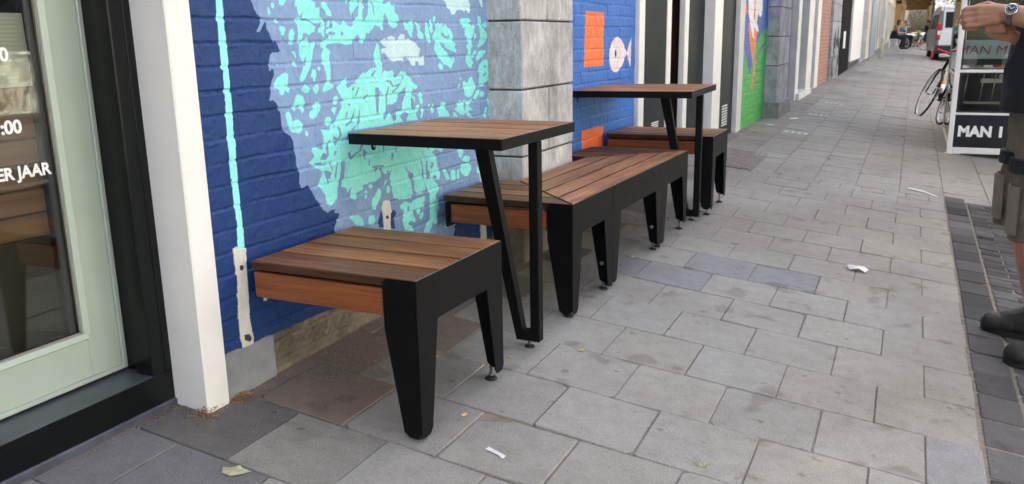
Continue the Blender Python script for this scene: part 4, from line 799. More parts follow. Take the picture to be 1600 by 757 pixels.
def table(name, loc, rz, D, Wd, H, label, yl, n=4):
    t = E(name, loc, label, 'table', rz); th = .034
    g = B(); w_ = .006
    g.box(0, D, 0, w_, H-th, H, .0012); g.box(0, D, Wd-w_, Wd, H-th, H, .0012); g.box(D-w_, D, w_+.0002, Wd-w_-.0002, H-th, H, .0012); g.box(0, w_, w_+.0002, Wd-w_-.0002, H-th, H-.001, .001)
    g.box(.04,.08,w_+.001,Wd-w_-.001,H-th,H-.021,.001); g.box(D-.08,D-.04,w_+.001,Wd-w_-.001,H-th,H-.021,.001)
    rf = g.build('rim_frame', M['steel'], t)
    g = B(); g.box(D-.0035, D-.0012, .004, Wd-.004, H+.00005, H+.0010); g.build('edge_glint', BRIGHT, rf)  # added strip, the painted highlight on the outer rim
    g = B(); gap = .007; a0, a1 = w_+.001, Wd-w_-.001; pw = (a1-a0-(n-1)*gap)/n
    for i in range(n):
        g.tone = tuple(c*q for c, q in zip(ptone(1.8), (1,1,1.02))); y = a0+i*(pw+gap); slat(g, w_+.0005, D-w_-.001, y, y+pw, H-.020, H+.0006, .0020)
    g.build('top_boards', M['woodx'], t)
    b = .035; y0, y1 = yl-b/2, yl+b/2; g = B()
    zb = gz(loc[0]+D, loc[1]+yl)-loc[2]+.030
    x1 = D-.001; g.box(x1-b, x1, y0, y1, zb, H-th-.0005, .003)
    g.box(x1-.086, x1-b-.0003, y0, y1, zb, zb+.037, .003)
    # sloping bar
    xt, xb = x1-.185, x1-.086
    g.prism([(xt-.0, H-th-.0005), (xt-.052, H-th-.0005), (xb-.0, zb+.0), (xb-.0003, zb+.0371), (xb+.022, zb+.0375)], 'y', y0+.0004, y1-.0004)
    g.build('leg_frame', M['steel'], t)
    foot(t, x1-.045, yl, zb+.004, .018)
    for yy in (.13, Wd-.13):
        g = B(); g.prism([(yy-.010, H-th), (yy+.010, H-th), (yy+.010, H-th-.026), (yy+.005, H-th-.034), (yy-.005, H-th-.034), (yy-.010, H-th-.026)], 'x', .001, .006)
        br_ = g.build('wall_tab', M['steel'], t); g = B(); g.lathe((.006, yy, H-th-.021), [(.0048,0),(.0048,.002),(.002,.004)], 10, 'x'); g.build('screw', M['zinc'], br_)
    return t
table('bar_table', (.0098, 2.2173, 0), -1.04, .550, .568, .744, 'nearer high slatted table on a black V-shaped leg, between the first bench and corner bench', .2725)
table('bar_table', (-.030, 4.262, 0), 2.42, .6515, .733, .7576, 'farther high slatted table on a V-shaped leg in front of the blue fish wall', .335, 5)
# ============================================================ GLAZED TERRACE SCREEN with lettering
Z0 = -.085
t = E('terrace_screen', (2.9, 9.6, Z0), 'white framed glazed sidewalk kiosk with white MAN lettering on its black base', 'kiosk')
XL, XRr, YF, YB, ZT = 1.962, 3.75, 8.92, 11.12, 2.25
wt = simple('white_aluminium', (.78,.78,.76), .35, .06, 6, .05); bg_ = simple('beige_aluminium', (.50,.47,.38), .45, .1, 6, .05)
g = B()
g.box(XL, XL+.045, YF, YF+.05, Z0, ZT, .004); g.box(XRr-.045, XRr, YF, YF+.05, Z0-.03, ZT, .004); g.box(2.84,2.88,YF+.001,YF+.049,-.02,ZT-.05,.003)
g.box(XL+.0455, XRr-.046, YF+.003, YF+.047, -.078, -.022, .003)
g.box(XL+.0455, XRr-.046, YF+.004, YF+.046, .283, .303, .002); g.box(XL+.0455, XRr-.046, YF+.004, YF+.046, .668, .694, .003)
g.box(XL+.0455, XRr-.046, YF+.004, YF+.046, ZT-.06, ZT, .003); g.box(XL-.02,XL+.12,YF+.02,YF+.12,Z0-.004,Z0+.008,.002)
g.build('front_frame', wt, t, True)
g = B(); g.box(1.978, 2.034, YB, YB+.05, Z0-.02, ZT, .004); g.box(1.975,2.003,YF+.052,YB-.002,-.08,-.04,.003); g.box(1.975,2.003,YF+.052,YB-.002,.60,.63,.003); g.box(1.975,2.003,YF+.052,YB-.002,ZT-.06,ZT,.003)
g.box(XRr-.045,XRr,YB,YB+.05,Z0-.06,ZT,.004); g.box(2.035,XRr-.05,YB,YB+.04,ZT-.06,ZT,.003); g.box(1.95,2.06,YB-.05,YB+.08,Z0-.001,Z0+.02,.002)
g.build('side_frame', bg_, t, True)
g = B(); g.box(XL-.01,XRr,YF,YB+.05,ZT+.001,ZT+.04,.004); g.build('roof_panel', bg_, t, True)
blk = simple('black_panel', (.008,.009,.016), .3, .2, 5, .02)
g = B(); g.box(XL+.047, 2.838, YF+.018, YF+.03, -.021, .281); g.box(2.882, XRr-.047, YF+.018, YF+.03, -.021, .281); bp = g.build('base_panel', blk, t, True)
g = B()
for z0_, z1_ in ((.305,.666),(.696,ZT-.062)): 
    for a0, a1 in ((XL+.05, 2.836), (2.884, XRr-.05)):
        g.box(a0,a0+.012,YF+.012,YF+.036,z0_,z1_); g.box(a1-.012,a1,YF+.012,YF+.036,z0_,z1_); g.box(a0+.0122,a1-.0122,YF+.012,YF+.036,z0_,z0_+.012); g.box(a0+.0122,a1-.0122,YF+.012,YF+.036,z1_-.012,z1_)
g.build('gasket', M['greendark'], t, True)
g = B()
for a0, a1 in ((XL+.06, 2.83), (2.89, XRr-.06)): g.box(a0,a1,YF+.022,YF+.026,.318,.654); g.box(a0,a1,YF+.022,YF+.026,.710,ZT-.076)
g.build('glass', glass('screen_glass', (.88,.9,.88), 0., .8), t, True)
g = B(); g.box(1.987,1.991,YF+.055,YB-.004,-.038,.598); g.box(1.987,1.991,YF+.055,YB-.004,.632,ZT-.062); g.build('side_glass', M['darkglass'], t, True)
g = B(); g.box(XL+.062,XRr-.07,YF+.9,YF+.92,Z0,.655); g.box(XL+.07,XRr-.1,YF+.2,YF+.9,.29,.30); g.build('black_lining', blk, t, True)
g = B()
for k in range(14): g.tube([(2.06+k*.115+.02*(k % 2), YF+.11, .40),(2.08+k*.115+.02*(k % 2), YF+.11, .66)], .0035, 6)
g.tube([(2.05,YF+.11,.40),(3.6,YF+.11,.40)], .004, 6); g.tube([(2.06,YF+.11,.655),(3.6,YF+.11,.655)], .004, 6); g.build('wire_rack', M['zinc'], t, True)
g = B(); g.box(2.07,3.6,YF+.14,YF+.17,.375,.395); g.build('shelf', bg_, t, True)
g = B(); g.box(2.2,2.5,YF+.3,YF+.34,.56,.60,.01); g.box(2.35,2.43,YF+.3,YF+.34,.60,.64,.01); g.box(2.6,2.9,YF+.3,YF+.34,.55,.61,.01); g.build('white_dishes', M['white'], t, True)
g = B(); g.box(2.012,3.45,YF+.06,YF+.075,.790,.958,.002); sb = g.build('banner', simple('pale_turquoise', (.46,.64,.61), .5, .06, 3, 0), t, True)
g = B(); g.box(2.0,3.45,YF+.06,YF+.10,.735,.790,.002); g.build('dark_shelf', blk, t, True)
text_mesh('lettering', 'MAN', .132, (2.039, YF+.0172, .0855), (90,0,0), M['vinyl'], t, .048, .0004, 'LEFT', 0, .96)
text_mesh('lettering', 'I', .132, (2.375, YF+.0172, .0855), (90,0,0), M['vinyl'], t, .045, .0004, 'LEFT', 0, 1.)
text_mesh('lettering', 'MAN MET', .112, (1.965, YF+.0588, .832), (90,0,0), simple('rust_red_letters', (.50,.10,.05), .5, .1, 5, 0), t, .0, .0004, 'LEFT', .14, 1.1)
g = B(); g.box(2.10,3.6,YF+1.6,YF+1.64,.7,2.0,.01); g.build('back_wall', simple('olive_grey', (.16,.15,.11), .8, .5, 3, 0), t, True)
for k in range(3):
    g = B(); g.box(2.1+k*.2,2.22+k*.2,YF+.4,YF+.5,.70,.78+.03*k,.01); g.build('jar', M['orange'] if k == 1 else bg_, t, True)

# ============================================================ BICYCLES
def wheel(root, c, r, ax, m_t, spokes=18, tyre=.014):
    """wheel in local x-z plane (axle along y)"""
    g = B(); n = 36; mm_ = 6; vs = []
    for i in range(n):
        q = 2*math.pi*i/n
        for k in range(mm_):
            p = 2*math.pi*k/mm_; rr = r-tyre+tyre*math.cos(p); vs.append((c[0]+rr*math.cos(q), c[1]+tyre*math.sin(p), c[2]+rr*math.sin(q)))
    g.add(vs, [(i*mm_+k, ((i+1) % n)*mm_+k, ((i+1) % n)*mm_+(k+1) % mm_, i*mm_+(k+1) % mm_) for i in range(n) for k in range(mm_)], True)
    wh = g.build('wheel', m_t, root)
    g = B(); vs = []
    for i in range(n):
        q = 2*math.pi*i/n
        for rr, yy in ((r-.026,-.008),(r-.026,.008),(r-.042,.006),(r-.042,-.006)): vs.append((c[0]+rr*math.cos(q), c[1]+yy, c[2]+rr*math.sin(q)))
    g.add(vs, [(i*4+k, ((i+1) % n)*4+k, ((i+1) % n)*4+(k+1) % 4, i*4+(k+1) % 4) for i in range(n) for k in range(4)])
    g.build('rim', M['zinc'], wh)
    g = B(); g.tube([(c[0],c[1]-.03,c[2]),(c[0],c[1]+.03,c[2])], .018, 10)
    for k in range(spokes):
        q = 2*math.pi*k/spokes; g.tube([(c[0]+.015*math.cos(q+.4), c[1]+(.02 if k % 2 else -.02), c[2]+.015*math.sin(q+.4)), (c[0]+(r-.04)*math.cos(q), c[1], c[2]+(r-.04)*math.sin(q))], .0016, 4, False)
    g.build('spokes', M['zinc'], wh); return wh
def bicycle(name, loc, head, lean, label, racing=True, fm=None, group=None, extra=False):
    t = E(name, loc, label, 'bicycle', group=group)
    # local: rear wheel at x=0, front at x=1.0 ; z up
    fm = fm or M['steel']; r = .335
    wheel(t, (0,0,r), r, 'y', M['rubber']); wheel(t, (1.0,0,r), r, 'y', M['rubber'])
    bb = (.42,0,.28); st = (.27,0,.80); hd = (.86,0,.80); hb = (.90,0,.66)
    g = B(); g.tube([bb, (.30,0,.72)], .016); g.tube([(.30,0,.72), hd], .016); g.tube([bb, hb], .019); g.tube([hd, hb], .019)
    for s_ in (-.05,.05): g.tube([(0,s_,r),(bb[0],s_*.5,bb[2])], .010); g.tube([(0,s_,r),(.30,s_*.3,.72)], .009)
    g.build('frame', fm, t)
    g = B(); g.tube([hb,(.90,0,.64)], .02)
    for s_ in (-.045,.045): g.tube([(.905,s_*.6,.66),(.93,s_,.55),(1.0,s_,r)], [.012,.012,.008])
    g.build('fork', fm, t)
    g = B(); g.tube([(.30,0,.72),(.26,0,.90)], .013); g.build('seat_post', M['zinc'], t)
    g = B(); g.ball((.22,0,.925), .12, 12, (1,.55,.25)); g.ball((.33,0,.93), .09, 10, (1,.25,.25)); g.build('saddle', M['rubber'], t)
    g = B(); g.tube([hd,(.855,0,.855),(.92,0,.865)], .013); g.build('stem', fm, t)
    g = B()
    if racing:
        for s_ in (-1,1): g.tube([(.92,0,.865),(.92,s_*.14,.865),(.94,s_*.165,.865),(1.0,s_*.165,.86),(1.04,s_*.17,.82),(1.02,s_*.175,.77),(.96,s_*.175,.74)], .014, 8)
        g.build('handlebar', simple('red_bar_tape', (.5,.012,.03), .5, .1, 20, .1), t)
    else:
        for s_ in (-1,1): g.tube([(.92,0,.90),(.93,s_*.12,1.02),(.85,s_*.28,1.04),(.72,s_*.29,1.02)], .012, 8)
        g.build('handlebar', M['zinc'], t)
    g = B(); g.lathe((bb[0],-.05,bb[2]), [(.09,0),(.09,.004),(.02,.006)], 20, 'y'); g.tube([(bb[0],-.06,bb[2]),(bb[0]+.12,-.07,bb[2]-.12)], .009); g.tube([(bb[0],.06,bb[2]),(bb[0]-.12,.07,bb[2]+.12)], .009)
    g.box(bb[0]+.08,bb[0]+.16,-.14,-.07,bb[2]-.135,bb[2]-.115,.004); g.box(bb[0]-.16,bb[0]-.08,.07,.14,bb[2]+.11,bb[2]+.13,.004); g.build('crankset', M['zinc'], t)
    if racing:
        g = B(); g.tube([(.50,0,.37),(.59,0,.47)], .024, 12); bo = g.build('bottle', M['white'], t); g = B(); g.tube([(.592,0,.472),(.625,0,.508)], .018, 12); g.build('cap', simple('orange_cap', (.85,.30,.03), .4, .1, 5, 0), bo)
    if extra:
        g = B(); g.box(-.28,.08,-.26,-.08,.40,.72,.03); g.box(-.28,.08,.08,.26,.40,.72,.03); g.build('pannier', simple('navy_bag', (.02,.03,.07), .7, .2, 5, .1), t)
    t.rotation_euler = (0, 0, 0)
    t.rotation_mode = 'QUATERNION'; from mathutils import Quaternion
    t.rotation_quaternion = Quaternion((0,0,1), R(head)) @ Quaternion((1,0,0), R(lean))
    return t
bicycle('racing_bicycle', (1.935, 11.36, gz(1.935,11.36)+.005), 103.5, 21, 'black racing bicycle with red handlebar tape leaning behind the glazed kiosk')
bicycle('bicycle', (1.10, 49.0, gz(1.1,49)), 96, -6, 'dark upright bicycle parked against the far shop front', False)
bicycle('bicycle', (.72, 46.5, gz(.72,46.5)), 100, -8, 'grey bicycle leaning on the shop front just behind the seated woman', False, simple('bike_grey', (.2,.2,.22), .4, .1, 5, 0))
bicycle('touring_bicycle', (1.95, 42.6, gz(1.95,42.6)), 188, 4, 'bicycle with navy panniers standing across the pavement by the scooter', False, None, None, True)

# ============================================================ SCOOTER, PLANTS by the van
def scooter(loc, head, label, col):
    t = E('motor_scooter', loc, label, 'scooter')
    pm = simple('scooter_paint', col, .3, .1, 4, 0)
    for x in (0, 1.3):
        g = B(); g.lathe((x, -.055, .24), [(.10,0),(.22,.0),(.24,.03),(.24,.08),(.22,.11),(.10,.11)], 24, 'y'); g.build('wheel', M['rubber'], t)
    g = B(); g.prism([(-.25,.40),(.45,.36),(.60,.26),(.95,.26),(1.1,.40),(1.18,.92),(1.08,.95),(.98,.42),(.62,.36),(.50,.66),(-.05,.72),(-.32,.60)], 'y', -.16, .16); g.build('body', pm, t)
    g = B(); g.box(-.15,.55,-.14,.14,.722,.80,.03); g.build('seat', M['rubber'], t)
    g = B(); g.tube([(1.12,0,.95),(1.05,0,1.08)], .03); g.tube([(1.02,-.32,1.08),(1.05,0,1.08),(1.02,.32,1.08)], .018); g.build('handlebar', M['steel'], t)
    g = B(); g.ball((1.17,0,.98), .09, 12, (.7,1,1)); g.build('headlight', mat('lamp_glass', (.8,.75,.6), .1), t)
    g = B(); g.prism([(1.14,1.0),(1.16,1.0),(1.04,1.62),(1.02,1.62)], 'y', -.24, .24); g.build('windshield', M['glass'], t)
    for s_ in (-.25,.25):
        g = B(); g.tube([(1.05,s_,1.1),(1.02,s_*1.4,1.22)], .008); g.ball((1.02,s_*1.4,1.26), .06, 10, (.4,1.3,1)); g.build('mirror', M['steel'], t)
    g = B(); g.box(-.5,-.16,-.18,.18,.74,1.05,.05); g.build('top_case', simple('case', (.03,.03,.035), .5, .1, 4, 0), t)
    t.rotation_euler.z = R(head); return t
scooter((2.12, 46.6, gz(2.1,46.6)), -78, 'silver scooter with windshield facing the camera beside the navy panniers', (.5,.52,.54))
scooter((2.42, 52.5, gz(2.4,52.5)), -84, 'dark scooter parked behind the silver one', (.03,.035,.05))
def planter(x, y, label):
    r_ = random.Random(9); t = E('plant_pot', (x, y, gz(x,y)), label, 'plant'); z0 = gz(x,y)
    g = B(); g.lathe((x,y,z0), [(.16,0),(.2,.35),(.21,.36),(.18,.36)], 18); g.build('pot', simple('clay', (.3,.12,.07), .8, .2, 5, .1), t, True)
    g = B()
    for k in range(420):
        a = r_.uniform(0,6.28); q = r_.gauss(0,.13); p = Vector((x+q*math.cos(a), y+q*math.sin(a), z0+.36+abs(r_.gauss(.2,.14))))
        u_ = Vector((r_.gauss(0,1),r_.gauss(0,1),r_.gauss(0,1))).normalized()*.035; w_ = u_.cross(Vector((r_.gauss(0,1),r_.gauss(0,1),1))).normalized()*.02
        g.add([p-u_, p+w_, p+u_, p-w_], [(0,1,2,3)])
    g.build('leaves', simple('yellow_green', (.35,.42,.05), .6, .4, 3, 0), t, True)
planter(1.62, 48.3, 'potted yellow green plant standing behind the navy panniers')
# ============================================================ VAN
def van():
    L, Wv, Hh = 4.3, 1.80, 1.80; t = E('parked_van', (2.13, 31.6, 0.), 'silver grey compact van with a white rear door parked at the pavement edge', 'van', 2.9)
    z0 = gz(2.6, 33)-.02; body = simple('taupe_paint', (.17,.168,.148), .3, .05, 3, 0); whitep = simple('white_car_paint', (.78,.79,.80), .25, .03, 3, 0); blk_ = simple('bumper_plastic', (.02,.02,.022), .6, .1, 5, .05)
    # side profile (y, z), rear at y=0
    prof = [(.02,.32),(0,.55),(.02,1.0),(.14,1.62),(.30,1.76),(.8,1.80),(2.6,1.78),(3.1,1.60),(3.55,1.12),(4.15,.98),(4.28,.75),(4.28,.32)]
    g = B(); secs = [(.0,.10),(.06,.02),(.16,.0)]; n = len(prof)
    def sec(x, s_): 
        out = []
        for (y, z) in prof:
            cy, cz = 2.1, .95; k = 1-s_; out.append((x, cy+(y-cy)*(1-s_*.25), z0+(cz+(z-cz)*(1-s_*.35)) if z > .9 else z0+z))
        return out
    def xof(x, z): return x+max(0, z-z0-1.0)*.13*(1 if x < Wv/2 else -1)
    rows = []
    for x, s_ in [(0,.12),(.03,.03),(.10,0),(Wv-.10,0),(Wv-.03,.03),(Wv,.12)]:
        rows.append([(xof(p[0], p[2]), p[1], p[2]) for p in sec(x, s_)])
    vs = [p for r_ in rows for p in r_]; fs = [(i*n+k, i*n+(k+1) % n, (i+1)*n+(k+1) % n, (i+1)*n+k) for i in range(len(rows)-1) for k in range(n)]
    fs += [tuple(range(n)), tuple(range(len(vs)-n, len(vs)))]
    g.add(vs, fs); g.build('body', body, t)
    g = B(); g.box(.10,Wv-.10,-.012,.03,z0+.52,z0+1.0,.01); g.prism([(-.012,z0+1.0),(.135,z0+1.66),(.155,z0+1.65),(.02,z0+1.0)], 'x', .20, Wv-.20); g.box(.18,Wv-.18,.12,.5,z0+1.66,z0+1.79,.03); rd = g.build('rear_door', whitep, t)
    g = B(); g.prism([(-.022,z0+1.08),(.095,z0+1.58),(.10,z0+1.58),(-.012,z0+1.08)], 'x', .26, .88); g.prism([(-.022,z0+1.08),(.095,z0+1.58),(.10,z0+1.58),(-.012,z0+1.08)], 'x', .94, 1.54); g.build('rear_window', M['darkpanel'], t)
    g = B(); g.box(.04,Wv-.04,-.10,.06,z0+.26,z0+.52,.03); g.build('bumper', blk_, t)
    for s_ in (0,1):
        x = .03 if s_ == 0 else Wv-.15
        g = B(); g.box(x,x+.12,-.025,.05,z0+.70,z0+1.22,.02); tl_ = g.build('tail_light', simple('red_lens', (.45,.01,.02), .2, .1, 3, 0), t)
        g = B(); g.box(x+.02,x+.10,-.03,-.026,z0+.86,z0+.99,.001); g.build('clear_lens', M['white'], tl_)
    g = B(); g.box(.62,1.14,-.03,-.0125,z0+.60,z0+.71,.002); g.build('number_plate', simple('yellow_plate', (.70,.42,.03), .4, .05, 3, 0), t)
    for y in (.85, 3.5):
        for x in (.0, Wv-.20):
            g = B(); g.lathe((x, y, z0+.31), [(.16,.0),(.29,.0),(.31,.03),(.31,.17),(.29,.20),(.16,.20)], 28, 'x'); wh = g.build('wheel', M['rubber'], t)
            g = B(); g.lathe((x-.002 if x < .5 else x+.18, y, z0+.31), [(.19,0),(.17,.02),(.02,.022)], 24, 'x'); g.build('rim', M['zinc'], wh)
    for x0_, x1_ in ((-.004,.02),(Wv-.02,Wv+.004)):
        for a, b_ in ((.35,1.5),(1.6,2.3),(2.4,3.1)):
            g = B(); xx = (x0_+x1_)/2; sgn = 1 if xx < 1 else -1
            q = .009 if sgn > 0 else -.009
            pts = [(xx+sgn*.00-q, a, z0+1.05), (xx-q, b_, z0+1.05), (xx+sgn*.068-q, b_-(.0 if b_ < 3 else .25), z0+1.52), (xx+sgn*.068-q, a+.06, z0+1.52)]
            g.add(pts+[(p[0]+.012*sgn, p[1], p[2]) for p in pts], [(0,1,2,3),(4,5,6,7),(0,1,5,4),(1,2,6,5),(2,3,7,6),(3,0,4,7)]); g.build('side_window', M['darkpanel'], t)
    g = B(); g.ball((-.12, 2.95, z0+1.12), .12, 12, (.6,.8,1)); g.build('door_mirror', blk_, t)
van()
# ============================================================ PEOPLE
def remesh(g, vox, smooth=3, name='tmp'):
    me = bpy.data.meshes.new(name); me.from_pydata(g.v, [], g.f)
    bm = bmesh.new(); bm.from_mesh(me); bmesh.ops.recalc_face_normals(bm, faces=bm.faces); bm.to_mesh(me); bm.free()
    o = bpy.data.objects.new(name, me); COL.objects.link(o)
    r = o.modifiers.new('r', 'REMESH'); r.mode = 'VOXEL'; r.voxel_size = vox; r.use_smooth_shade = True
    if smooth: s_ = o.modifiers.new('s', 'SMOOTH'); s_.iterations = smooth; s_.factor = .5
    dg = bpy.context.evaluated_depsgraph_get(); out = bpy.data.meshes.new_from_object(o.evaluated_get(dg))
    bpy.data.objects.remove(o); bpy.data.meshes.remove(me); return out
def place(me, name, m, parent, wrinkle=0, wscale=14, seed=1):
    if wrinkle:
        n = len(me.vertices); co = np.empty(n*3, np.float32); me.vertices.foreach_get('co', co); co = co.reshape(-1,3)
        nr = np.empty(n*3, np.float32); me.vertices.foreach_get('normal', nr); nr = nr.reshape(-1,3)
        a = fbm(co[:,0]*wscale+co[:,1]*wscale*.8+50, co[:,2]*wscale*.9+co[:,1]*4+50, seed, 3)-.45
        co += nr*(a*wrinkle)[:,None]; me.vertices.foreach_set('co', co.ravel())
    me.transform(Matrix.LocRotScale(root_loc(parent), root_rot(parent), None).inverted())
    me.materials.clear(); me.materials.append(m); me.name = name
    me.polygons.foreach_set('use_smooth', [True]*len(me.polygons))
    o = bpy.data.objects.new(name, me); COL.objects.link(o); o.parent = parent; return o
def limb(g, pts, rs, n=14):
    """tapered limb with balls at the joints"""
    for i in range(len(pts)-1): g.tube([pts[i], pts[i+1]], [rs[i], rs[i+1]], n)
    for p, r in zip(pts, rs): g.ball(p, r*1.0, n)
def loft(g, rings, n=24):
    vs = []
    for (z, cx, cy, rx, ry) in rings:
        for k in range(n):
            q = 2*math.pi*k/n; vs.append((cx+rx*math.cos(q), cy+ry*math.sin(q), z))
    m_ = len(rings); fs = [(i*n+k, i*n+(k+1) % n, (i+1)*n+(k+1) % n, (i+1)*n+k) for i in range(m_-1) for k in range(n)]
    fs += [tuple(range(n)), tuple(range((m_-1)*n, m_*n))]; g.add(vs, fs)
def head(g, c, f, s=1.):
    """c centre, f facing unit vector (x,y)"""
    fx, fy = f; sx, sy = -fy, fx
    def P(a, b, z): return (c[0]+(fx*a+sx*b)*s, c[1]+(fy*a+sy*b)*s, c[2]+z*s)
    g.ball(P(-.015,0,.03), .092*s, 18, (1.05,1.0,1.05)); g.ball(P(.025,0,-.035), .068*s, 16, (1,.92,1.15)); g.ball(P(.055,0,-.085), .030*s, 12)
    g.tube([P(.085,0,.0), P(.112,0,-.035)], [.010*s,.016*s], 10); g.ball(P(.108,0,-.036), .014*s, 10)
    for b_ in (-.082,.082): g.ball(P(-.01,b_,-.01), .026*s, 12, (.8,.5,1.2))
    g.ball(P(.078,0,.022), .03*s, 12, (.5,1.5,.4)); g.ball(P(.088,0,-.065), .018*s, 10, (.6,1.4,.45))
def hair(g, c, f, long=False, s=1.):
    fx, fy = f
    g.ball((c[0]-fx*.028*s, c[1]-fy*.028*s, c[2]+.052*s), .098*s, 18, (1.04,1.04,.95))
    if long: g.ball((c[0]-fx*.07*s, c[1]-fy*.07*s, c[2]-.02*s), .075*s, 14, (.9,1.1,1.3))
def skinmat(name, col):
    m = mat(name, col, .48, spec=.4); b = nodes(m)[2]; b.inputs['Subsurface Weight'].default_value = .08; b.inputs['Subsurface Radius'].default_value = (.01,.004,.002)
    t = noise(m, 25, 4); base(m, ramp(m, t.outputs[0], [(.3, tuple(c*.82 for c in col)), (.7, tuple(min(1,c*1.12) for c in col))])); bump(m, noise(m, 300, 2).outputs[0], .12, .0008); return m
SK = skinmat('skin', (.43,.22,.145)); khaki = simple('khaki_canvas', (.135,.105,.075), .85, .18, 14, .25); khaki2 = simple('light_khaki_patch', (.20,.175,.14), .85, .15, 14, .25)
blackc = simple('black_cotton', (.013,.013,.015), .9, .3, 12, .2); bootm = simple('black_boot_leather', (.018,.018,.019), .55, .35, 18, .3)

def boot(root, toe, ankle, name='boot', sh=.17):
    tx, ty = toe; ax, ay, az = ankle; zg = min(gz(tx, ty), gz(ax, ay))+.0; dx, dy = ax-tx, ay-ty; L = math.hypot(dx, dy); dx /= L; dy /= L; px_, py_ = -dy, dx
    zt, za = gz(tx, ty), gz(ax, ay)
    g = B()
    def P(a, b, z): u = a/L; return (tx+dx*a+px_*b, ty+dy*a+py_*b, zt+(za-zt)*u+z)
    for a, r, zc, q in ((.045,.043,.040,1),(.085,.047,.046,1),(.13,.044,.055,1),(.18,.042,.062,1),(.235,.041,.052,1),(.262,.036,.046,1)): g.ball(P(a,0,zc), r, 14, (1.15,1.1,1.0))
    g.tube([P(.08,0,.05),P(.17,0,.085)], [.043,.052], 14); g.tube([P(.19,0,.07),P(.205,0,sh)], [.052,.060], 16)
    g.ball(P(.205,0,sh-.015), .058, 14, (1,1,.5))
    place(remesh(g, .005, 3), name, bootm, root, .004, 30)
    g = B(); n = 20; out = []
    for k in range(n):
        q = 2*math.pi*k/n; a = .15+.152*math.cos(q); b_ = (.050-.008*math.cos(q*1.0+.5))*math.sin(q)*1.05; out.append(P(a, b_, 0))
    g.add([(p[0],p[1],p[2]-.001) for p in out]+[(p[0],p[1],p[2]+.022) for p in out], [tuple(range(n)), tuple(range(n,2*n))]+[(k,(k+1)%n,n+(k+1)%n,n+k) for k in range(n)])
    g.build('boot_sole', M['rubber'], root, True)

# ---- man with the watch
t = E('person', (2.12, 3.54, gz(2.12, 3.54)), 'man in black T-shirt and khaki work shorts with a wristwatch, hands together over a phone', 'person')
g = B()
limb(g, [(2.175,3.395,-.04),(2.125,3.40,.16),(2.085,3.41,.35),(2.115,3.455,.78)], [.042,.062,.064,.095])
limb(g, [(2.150,3.705,-.04),(2.110,3.70,.16),(2.060,3.69,.35),(2.105,3.625,.78)], [.042,.062,.064,.095])
loft(g, [(.74,2.11,3.54,.10,.15),(.84,2.11,3.54,.12,.17),(.98,2.10,3.54,.125,.165),(1.15,2.11,3.54,.125,.175),(1.30,2.13,3.54,.11,.19),(1.37,2.14,3.54,.07,.12)])
limb(g, [(2.14,3.54,1.33),(2.13,3.54,1.46)], [.07,.056])
head(g, (2.095,3.54,1.565), (-1,0))
# arms: the near one carries the watch
limb(g, [(2.14,3.345,1.325),(2.175,3.300,1.16),(2.150,3.300,1.005)], [.058,.052,.042])
limb(g, [(2.150,3.300,1.005),(2.06,3.33,1.045),(1.965,3.365,1.070),(1.893,3.39,1.088)], [.043,.046,.038,.028], 16)
limb(g, [(2.14,3.735,1.325),(2.18,3.77,1.16),(2.13,3.74,1.00)], [.058,.052,.042])
limb(g, [(2.13,3.74,1.00),(2.05,3.62,.985),(1.955,3.49,1.000)], [.043,.040,.026])
# left hand, back towards the road
def chain(pts, r0, r1, n=10):
    k = len(pts)-1
    for i in range(k):
        a = r0+(r1-r0)*i/k; b_ = r0+(r1-r0)*(i+1)/k; g.tube([pts[i], pts[i+1]], [a, b_], n)
    for i, p in enumerate(pts): g.ball(p, (r0+(r1-r0)*i/k)*1.04, n)
for zz, yy in ((1.104,3.392),(1.088,3.388),(1.071,3.388),(1.056,3.394)): g.tube([(1.888,3.392,1.086+(zz-1.08)*.35),(1.862,3.389,1.084+(zz-1.08)*.7),(1.815,yy,zz)], [.022,.020,.0135], 12); g.ball((1.815,yy,zz), .0138, 12)
g.ball((1.85,3.392,1.078), .028, 14, (1.3,.65,1.1))
for zz, L in ((1.108,1.0),(1.089,1.08),(1.069,1.02),(1.051,.85)):
    chain([(1.815,3.389,zz),(1.815-.038*L,3.393,zz-.004),(1.815-.047*L,3.412,zz-.010),(1.815-.030*L,3.432,zz-.014),(1.812,3.436,zz-.016)], .0098, .0072)
chain([(1.870,3.408,1.105),(1.842,3.425,1.118),(1.812,3.436,1.112),(1.793,3.440,1.102)], .0135, .009)
# right hand under it, fingers up
for dx in (0,.018,.036,.052): g.tube([(1.951,3.487,1.000),(1.925,3.462,1.012),(1.905-dx*.9,3.437,1.024-dx*.1)], [.024,.021,.013], 12)
g.ball((1.905,3.455,1.014), .030, 14, (1.2,.8,.7))
for i, dx in enumerate((0,.019,.037,.053)):
    x0 = 1.905-dx*.95; chain([(x0,3.437,1.022),(x0-.010,3.412,1.028),(x0-.013,3.408,1.046+.004*(i % 2)),(x0-.010,3.417,1.058)], .0098, .0072)
chain([(1.925,3.448,1.022),(1.905,3.432,1.040),(1.880,3.420,1.050),(1.862,3.418,1.054)], .0125, .0085)
place(remesh(g, .0042, 2), 'body', SK, t)
